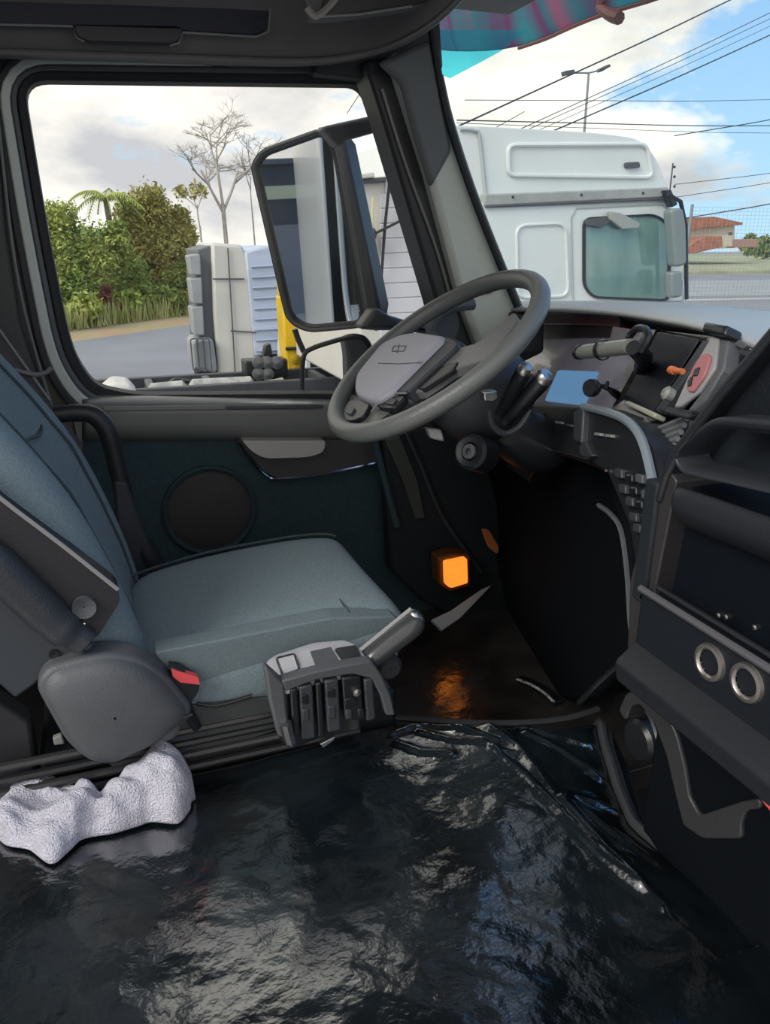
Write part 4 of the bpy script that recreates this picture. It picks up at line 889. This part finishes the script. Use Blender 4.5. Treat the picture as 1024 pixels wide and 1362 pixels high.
prism('fascia', DP([(590, 425), (680, 440), (830, 440), (900, 440), (962, 448), (925, 560), (880, 650), (846, 585), (800, 552), (735, 548), (680, 560), (640, 620), (600, 600)], .06), DPN*.10, DK, db, .004)
prism('display_panel', DP(rpoly([(702, 450), (838, 448), (868, 440), (818, 548), (735, 541), (684, 533)], 5), .035), DPN*.03, DPANEL, db, .003)
prism('info_screen', DP(rpoly([(742, 492), (795, 494), (776, 539), (724, 533)], 3), .032), DPN*.01, SCREEN, db, .001)
prism('clear_flap', DP([(815, 434), (852, 440), (846, 458), (810, 454)], .0), DPN*.004, mat('dull_clear_plastic', (.22, .20, .22), .2, alpha=.6), db, .001)
prism('panel_frame', DP([(852, 436), (945, 446), (968, 452), (962, 462), (935, 452), (872, 441), (826, 538), (866, 556), (862, 562), (812, 545)], .02), DPN*.05, mat('light_bezel', (.22, .22, .22), .4), db, .003)
prism('radio_screen', DP(rpoly([(874, 441), (930, 451), (868, 549), (829, 531)], 3), .012), DPN*.04, mat('gloss_black', (.006, .007, .012), .35), db, .003)
prism('bezel_chip', DP([(828, 536), (834, 532), (872, 549), (868, 556)], .008), DPN*.02, mat('pale_chip', (.36, .37, .30), .4), db, .003)
prism('side_rail', DP([(934, 452), (944, 454), (880, 546), (870, 546)], .006), DPN*.03, PLD, db, .003)
# vent with slats
prism('vent_back', DP([(866, 566), (924, 548), (890, 626), (880, 622)], .03), DPN*.03, PLB, db, .002)
for k in range(7):
    f_ = k/6.5; tube('vent_slat', DP([(914-26*f_, 556+60*f_), (868+14*f_, 574+46*f_)], .012), .0045, mat('slat_grey', (.14, .15, .155), .4) if k == 0 else bpy.data.materials['slat_grey'], db, 6)
tube('vent_rail', DP([(860, 560), (872, 605), (880, 640)], .01), .006, PLM, db, 8)
# instrument binnacle
prism('binnacle', MM(rpoly([(606, 416), (664, 412), (700, 420), (700, 470), (640, 500), (606, 450)], 6), x=.97), (.05, 0, 0), PLD, db, .006)
for a, b, r_ in ((627, 437, .024), (648, 436, .026), (664, 432, .018)):
    lathe('gauge_ring', [(.001, .002), (r_*.85, .002), (r_*.9, -.006), (r_, -.006), (r_, .004)], M(a, b, x=.965), (1, 0, 0), SATIN, db, 24)
    lathe('gauge_face', [(.001, 0), (r_*.86, 0)], M(a, b, x=.963), (1, 0, 0), PLB, db, 20)
tube('binnacle_rim', MM([(575, 440), (585, 418), (605, 408), (630, 405)], y=1.62), .012, PLM, db, 8, sp=4)
prism('side_vent_pod', MM(rpoly([(580, 420), (606, 412), (612, 432), (600, 470), (584, 450)], 6), y=1.66), (0, .08, 0), PLM, db, .01)
# lower pods with switches
LP_ = mat('pod_black', (.016, .018, .022), .38)
def DL(q, off=0): return MM(q, pl=(Vector((.80, 1.2, .93))+Vector((1, -.35, -.1)).normalized()*off, Vector((1, -.35, -.1)).normalized()))
LN = Vector((1, -.35, -.1)).normalized()
prism('lower_fascia', DL([(660, 530), (735, 540), (790, 542), (835, 562), (868, 600), (884, 650), (872, 720), (848, 780), (836, 700), (806, 628), (760, 610), (724, 600), (700, 640), (670, 620)], .0), LN*.08, LP_, db, .006)
for q in ([(700, 552), (718, 548), (716, 592), (704, 600)], [(762, 548), (775, 542), (772, 590), (762, 586)], [(770, 590), (778, 588), (786, 606), (778, 610), (770, 606)]):
    prism('pod_divider', DL(q, -.012), LN*.02, PLD if q[0][0] < 780 else mat('pod_grey', (.05, .052, .056), .5), db, .004)
random.seed(3)
for (a, b, w_, h_, m_) in [(738, 560, 8, 3, PLL), (752, 564, 8, 3, PLM), (790, 575, 8, 4, PLL), (804, 577, 9, 4, PLL), (776, 604, 6, 6, PLM)]:
    prism('switch_mark', DL([(a, b), (a+w_, b+1), (a+w_, b+h_+1), (a, b+h_)], -.006), LN*.008, m_, db, .001)
for k in range(20):
    r_ = k//3; cx = 818+r_*6+(k % 3)*13+random.uniform(-2, 2); cy = 622+r_*19+(k % 3)*5+random.uniform(-3, 3)
    if cx > 868 - max(0, (cy-690)*.15): continue
    prism('switch', DL([(cx, cy), (cx+9, cy+2), (cx+9, cy+14), (cx, cy+12)], -.010), LN*.014, (PLD, PLB, PLM)[k % 3], db, .002)
    if k % 3 == 1: prism('switch_mark', DL([(cx+2, cy+3), (cx+6, cy+4), (cx+5, cy+6), (cx+2, cy+5)], -.013), LN*.004, PLM, db, .0005)
tube('silver_trim', DL([(724, 597), (752, 603), (780, 612), (806, 626)], -.004), .0025, CHR, db, 6, sp=3)
tube('arch_trim', DL([(776, 541), (800, 546), (828, 556), (846, 572), (858, 598), (868, 640)], -.008), .0065, mat('blue_grey_trim', (.20, .24, .27), .3), db, 8, sp=4)
tube('inner_edge', DL([(796, 672), (812, 684), (826, 706), (834, 760), (838, 820), (842, 860)], .0), .004, PLM, db, 6, sp=4)
# rear side wall of the cavity and knee bolster
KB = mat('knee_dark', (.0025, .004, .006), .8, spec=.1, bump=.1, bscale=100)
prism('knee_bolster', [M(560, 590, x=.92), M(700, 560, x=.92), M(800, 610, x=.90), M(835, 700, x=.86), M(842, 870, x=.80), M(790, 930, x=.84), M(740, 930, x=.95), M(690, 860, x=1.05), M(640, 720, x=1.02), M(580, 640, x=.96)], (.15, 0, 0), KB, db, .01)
# ================================================================== CENTRE CONSOLE
cc = thing('centre_console', 'dark centre console with storage tray and two metal-ringed sockets', 'console', (.7, .5, .45))
CO = mat('console_plastic', (.010, .013, .018), .55, spec=.3, bump=.12, bscale=260, var=.1); COL2 = mat('console_edge_plastic', (.019, .021, .026), .42, bump=.1, bscale=260)
CXp = .6
def cx(y, z, x=0): return Vector((CXp+x, y, z))
YR, YL_ = -.05, .70
# column between dash and console
prism('column', MM(rpoly([(872, 655), (884, 618), (900, 640), (876, 760), (868, 800), (868, 880), (850, 905), (834, 862), (838, 770), (858, 700)], 4), x=.605), (.12, .0, 0), mat('brown_grey_edge', (.032, .030, .031), .45, bump=.1, bscale=260), cc, .008)
prism('light_edge', MM([(1110, 352), (1024, 432), (950, 520), (890, 600), (876, 640), (868, 668), (876, 670), (886, 636), (905, 600), (962, 526), (1024, 452), (1110, 372)], x=.60), (.05, 0, 0), COL2, cc, .004)
prism('upper_panel', MM([(1130, 360), (1024, 446), (985, 490), (950, 540), (930, 556), (1024, 566), (1130, 576)], x=.625), (.04, 0, 0), CO, cc, .006)
prism('panel_line', MM([(1012, 468), (1000, 480), (960, 545), (957, 545)], x=.622), (.01, 0, 0), COL2, cc, .001)
po = rpoly([(940, 553), (1024, 560), (1200, 576), (1200, 700), (1024, 659), (900, 630), (892, 610)], [26, 10, 5, 5, 30, 20, 26], 6)
pi = rpoly([(946, 568), (1024, 577), (1186, 596), (1186, 680), (1024, 644), (912, 619), (902, 606)], [22, 10, 5, 5, 30, 12, 14], 6)
ring('tray_rim', MM(po, x=.575), MM(pi, x=.585), (.045, 0, 0), mat('rim_grey', (.032, .036, .042), .36), cc, .006)
prism('tray_back', MM(pi, x=.66), (.01, 0, 0), mat('recess_blue_black', (.012, .018, .026), .7), cc, .0)
# bulged body under the tray
rows = []
for dz, xx in ((.992, .60), (.98, .594), (.965, .594), (.95, .605), (.935, .625), (.925, .66)):
    rows.append([cx(y, dz-(y-.6)*.05, xx-CXp) for y in (.675, .65, .5, .3, .1, -.05)])
loft('tray_body', rows, COL2, cc, sub=1, solid=.004)
box('bin_back', (.632, -.05, .82), (.74, .73, .98), mat('bin_dark', (.005, .007, .011), .8, spec=.08), cc, .002)
box('bin_floor', (.60, -.05, .825), (.74, .715, .835), CO, cc, .002)
box('bin_side', (.60, .705, .82), (.74, .73, .98), FW_, cc, .004)
tube('ledge_bead', [cx(.705, .846, -.008), cx(.4, .848, -.010), cx(-.05, .85, -.01)], .0045, mat('ledge_sheen', (.10, .10, .11), .35), cc, 8)
tube('ledge_bead', [cx(.69, .852, .004), cx(.4, .854, .002), cx(-.05, .856, .0)], .003, COL2, cc, 8)
box('socket_face', (.598, -.05, .752), (.63, .712, .844), CO, cc, .006)
prism('lower_lip', [Vector((x, .712, z)) for x, z in ((.63, .771), (.600, .769), (.574, .748), (.571, .742), (.576, .716), (.588, .709), (.63, .709))], (0, -.76, 0), COL2, cc, .004, angle=15)
for (a, b) in ((944, 881), (993, 908)):
    c = M(a, b, x=.597)
    s_ = lathe('socket_ring', [(.0145, .012), (.0145, -.001), (.017, -.004), (.021, -.003), (.0225, .002)], c, (1, 0, 0), mat('worn_chrome', (.50, .47, .44), .35, .9) if 'worn_chrome' not in bpy.data.materials else bpy.data.materials['worn_chrome'], cc, 36)
    lathe('socket_well', [(.0145, .0), (.0145, .012), (.001, .012)], c+Vector((-.001, 0, 0)), (1, 0, 0), PLB, s_, 24)
for (a, b) in ((873, 789), (958, 818), (968, 820), (1006, 834)):
    lathe('stud', [(.003, .003), (.003, -.003), (.001, -.004)], M(a, b, x=.604), (1, 0, 0), SATIN, cc, 8)
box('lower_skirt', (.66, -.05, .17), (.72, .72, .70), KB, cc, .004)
# lower bracket
BRK = mat('bracket_plastic', (.034, .035, .038), .42, bump=.1, bscale=250)
prism('bracket_hoop', MM(rpoly([(822, 945), (832, 922), (852, 918), (872, 926), (886, 948), (900, 980), (910, 1020), (916, 1060), (930, 1085), (986, 1066), (1010, 1062), (1012, 1076), (992, 1078), (985, 1095), (986, 1116), (934, 1116), (908, 1098), (896, 1050), (886, 1006), (870, 962), (850, 936), (838, 940), (832, 960)], 6, 3), x=.655), (.05, 0, 0), BRK, cc, .006, seg=3)
prism('bracket_web', MM([(880, 950), (905, 960), (960, 1010), (1024, 1020), (1024, 1050), (935, 1080), (918, 1040)], x=.675), (.02, 0, 0), CO, cc, .006)
tube('chrome_hinge', MM([(862, 945), (870, 960), (878, 985)], x=.668), .006, CHR, cc, 8)
lathe('round_boss', [(.03, .02), (.034, 0), (.028, -.006), (.001, -.006)], M(850, 985, x=.70), (1, 0, 0), PLB, cc, 20)
lathe('brass_screw', [(.004, .004), (.004, -.003), (.001, -.004)], M(836, 887, x=.60), (1, 0, 0), mat('brass', (.6, .32, .1), .3, 1), cc, 10)
tag(tube('red_cable', MM([(985, 1012), (1000, 1030), (1010, 1052), (1032, 1080), (1060, 1090)], x=.60), .0035, RED, None, 6, sp=5), 'thin red cable hanging under the centre console', 'cable')
tag(tube('black_cable', MM([(770, 935), (800, 905), (828, 880), (838, 868)], x=.72), .005, PLB, None, 6, sp=5), 'black cable climbing from the vinyl cover to the console column', 'cable')

# ================================================================== THINGS ON THE DASH
ph = thing('phone_clamp', 'grey cylindrical clamp arm jutting over the display panel', 'phone mount', DP([(845, 480)], 0)[0])
c0, c1 = DP([(770, 469)], -.07)[0], DP([(838, 461)], -.05)[0]
CLG = mat('clamp_grey', (.20, .21, .19), .3)
tube('clamp_arm', [c0, c0.lerp(c1, .15), c0.lerp(c1, .5), c1], [.009, .0125, .0125, .012], CLG, ph, 16)
lathe('clamp_collar', [(.016, -.005), (.0175, 0), (.016, .005)], c0.lerp(c1, .5), c1-c0, PLB, ph, 20)
tube('clamp_cap', [c0-(c1-c0).normalized()*.002, c0+(c1-c0).normalized()*.006], .0125, PLB, ph, 14)
tube('swivel_loop', DP([(838, 466), (836, 450), (846, 438), (858, 438), (862, 450), (852, 468)], -.04), .006, PLB, ph, 8, sp=4)
tube('clamp_stem', [DP([(842, 462)], -.05)[0], DP([(856, 475)], -.02)[0], DP([(852, 492)], .02)[0]], [.012, .014, .012], PLB, ph, 10)
mm_ = thing('magnet_mount', 'black round magnetic phone holder on a short stem', 'phone mount', DP([(818, 522)], 0)[0])
c = DP([(787, 516)], -.045)[0]
lathe('magnet_head', [(.001, -.008), (.013, -.008), (.015, -.003), (.015, .005), (.012, .009), (.001, .009)], c, (CAM-c).normalized()+Vector((-.8, .3, 0)), PLB, mm_, 24)
tube('mount_stem', [c, DP([(803, 514)], -.03)[0], DP([(822, 526)], .02)[0]], [.005, .004, .007], PLB, mm_, 8, sp=3)
tube('mount_pin', DP([(806, 518), (808, 508)], -.03), .003, PLB, mm_, 6)
dk = thing('tachograph_disc_holder', 'pale pointed plate holding a red and black disc on the dash', 'disc holder', DP([(900, 560)], .02)[0])
prism('plate', DP([(946, 447), (955, 450), (950, 490), (930, 520), (905, 540), (896, 542), (915, 500)], -.03), DPN*.006, mat('plate_grey', (.30, .30, .31), .35), dk, .002)
prism('disc', DP(rpoly([(940, 468), (944, 476), (936, 500), (920, 522), (912, 518), (918, 495), (930, 474)], 6), -.034), DPN*.004, mat('dusty_pink_red', (.42, .16, .17), .5), dk, .001)
prism('disc_mark', DP([(924, 490), (930, 488), (926, 499), (920, 500)], -.036), DPN*.003, PLB, dk, .0005)
prism('disc_mark', DP([(914, 506), (920, 500), (918, 512), (914, 514)], -.036), DPN*.003, PLB, dk, .0005)
prism('side_flange', DP([(958, 450), (968, 452), (962, 490), (938, 530), (922, 546), (912, 548), (940, 512), (953, 488)], -.03), DPN*.02, PLM, dk, .003)
prism('lower_clip', DP([(886, 540), (914, 545), (924, 552), (912, 556), (882, 548)], -.02), DPN*.012, PLD, dk, .002)
lathe('clip_knob', [(.001, -.006), (.009, -.006), (.010, .004), (.006, .008), (.001, .008)], DP([(889, 524)], -.02)[0], -DPN, PLL, dk, 16)
rp_ = thing('orange_lighter_plug', 'small orange-red plug at the edge of the dark radio screen', 'plug', DP([(905, 494)], .0)[0])
tube('knob_shaft', DP([(908, 494), (897, 493)], -.035), .004, ORG, rp_, 10); tube('knob_head', DP([(897, 493), (892, 492)], -.035), .0055, ORG, rp_, 12)
bx_ = thing('toll_tag', 'small black box stuck on the dash top behind the disc plate', 'box', DP([(948, 440)], -.02)[0])
prism('tag_body', DP([(936, 427), (966, 432), (962, 446), (932, 440)], -.04), DPN*.025, PLB, bx_, .004)
prism('tag_foot', DP([(950, 440), (972, 444), (992, 458), (986, 464), (955, 450)], -.02), DPN*.008, PLM, bx_, .002)

# ================================================================== DOOR MIRRORS
mr = thing('door_mirror', 'large dark-framed truck mirror outside the door window', 'mirror', (.70, 2.0, 1.0))
MP0 = M(420, 300, y=2.25); MN = Vector((-.72, -.695, -.045)).normalized()
def MR(q, off=0): return MM(q, pl=(MP0-MN*off, MN))
gq = rpoly([(342, 222), (352, 206), (424, 180), (434, 184), (444, 205), (481, 415), (476, 428), (410, 434), (388, 422)], [6, 10, 8, 6, 20, 10, 8, 14, 18], 5)
HS = mat('mirror_shell', (.055, .056, .060), .42, bump=.08, bscale=300)
ring('mirror_frame', MR(offp(gq, 9), -.012), MR(offp(gq, 1), -.006), tuple(-MN*.05), HS, mr, .006)
ring('inner_gasket', MR(offp(gq, 3), -.008), MR(offp(gq, -2), -.004), tuple(-MN*.01), PLB, mr, .002)
prism('mirror_glass', MR(gq, 0), tuple(-MN*.005), mat('silvered_glass', (.95, .93, .90), .015, 1), mr, 0)
bk0 = MR(offp(gq, 9), .03); cb = sum(bk0, Vector())/len(bk0)
loft('mirror_shell', [[cb+(p-cb)*s_-MN*h for p in bk0] for s_, h in ((1, 0), (.97, .05), (.85, .09), (.5, .11), (.05, .115))], HS, mr, closed=True, sub=1)
# housing body between glass and cab with its window-like gap
ho = rpoly([(428, 170), (500, 152), (540, 150), (600, 440), (500, 440), (470, 436), (486, 420), (452, 210)], [16, 8, 8, 10, 10, 10, 10, 30], 5)
prism('housing_edge', MR([(418, 170), (440, 166), (458, 190), (504, 408), (500, 432), (478, 440), (486, 415), (450, 205), (438, 178)], -.016), tuple(-MN*.07), HS, mr, .010, seg=3)
prism('upper_arm', MM([(428, 168), (500, 152), (560, 140), (560, 160), (505, 174), (462, 186), (452, 196)], y=2.04), (0, .07, 0), HS, mr, .014, seg=3)
prism('lower_arm', MM([(478, 438), (500, 408), (520, 420), (560, 432), (600, 436), (600, 452), (540, 440), (500, 440)], y=2.04), (0, .07, 0), HS, mr, .014, seg=3)
wm = thing('wide_angle_mirror', 'smaller wide-angle mirror in a thin black frame below the big mirror', 'mirror', M(440, 520, y=2.08))
tube('mirror_rim', MM([(404, 540), (402, 505), (404, 474), (414, 464), (440, 455), (468, 448), (484, 450), (492, 462)], y=2.08), [.007]*8, PLB, wm, 8, sp=4)
prism('mirror_shell', MM(rpoly([(458, 452), (470, 446), (486, 446), (496, 456), (500, 540), (464, 540), (462, 470)], 8), y=2.085), (0, .06, 0), mat('wide_mirror_grey', (.07, .075, .08), .4), wm, .01)
tube('mirror_arm', MM([(392, 438), (396, 450), (404, 468)], y=2.1), .008, HS, wm, 8)
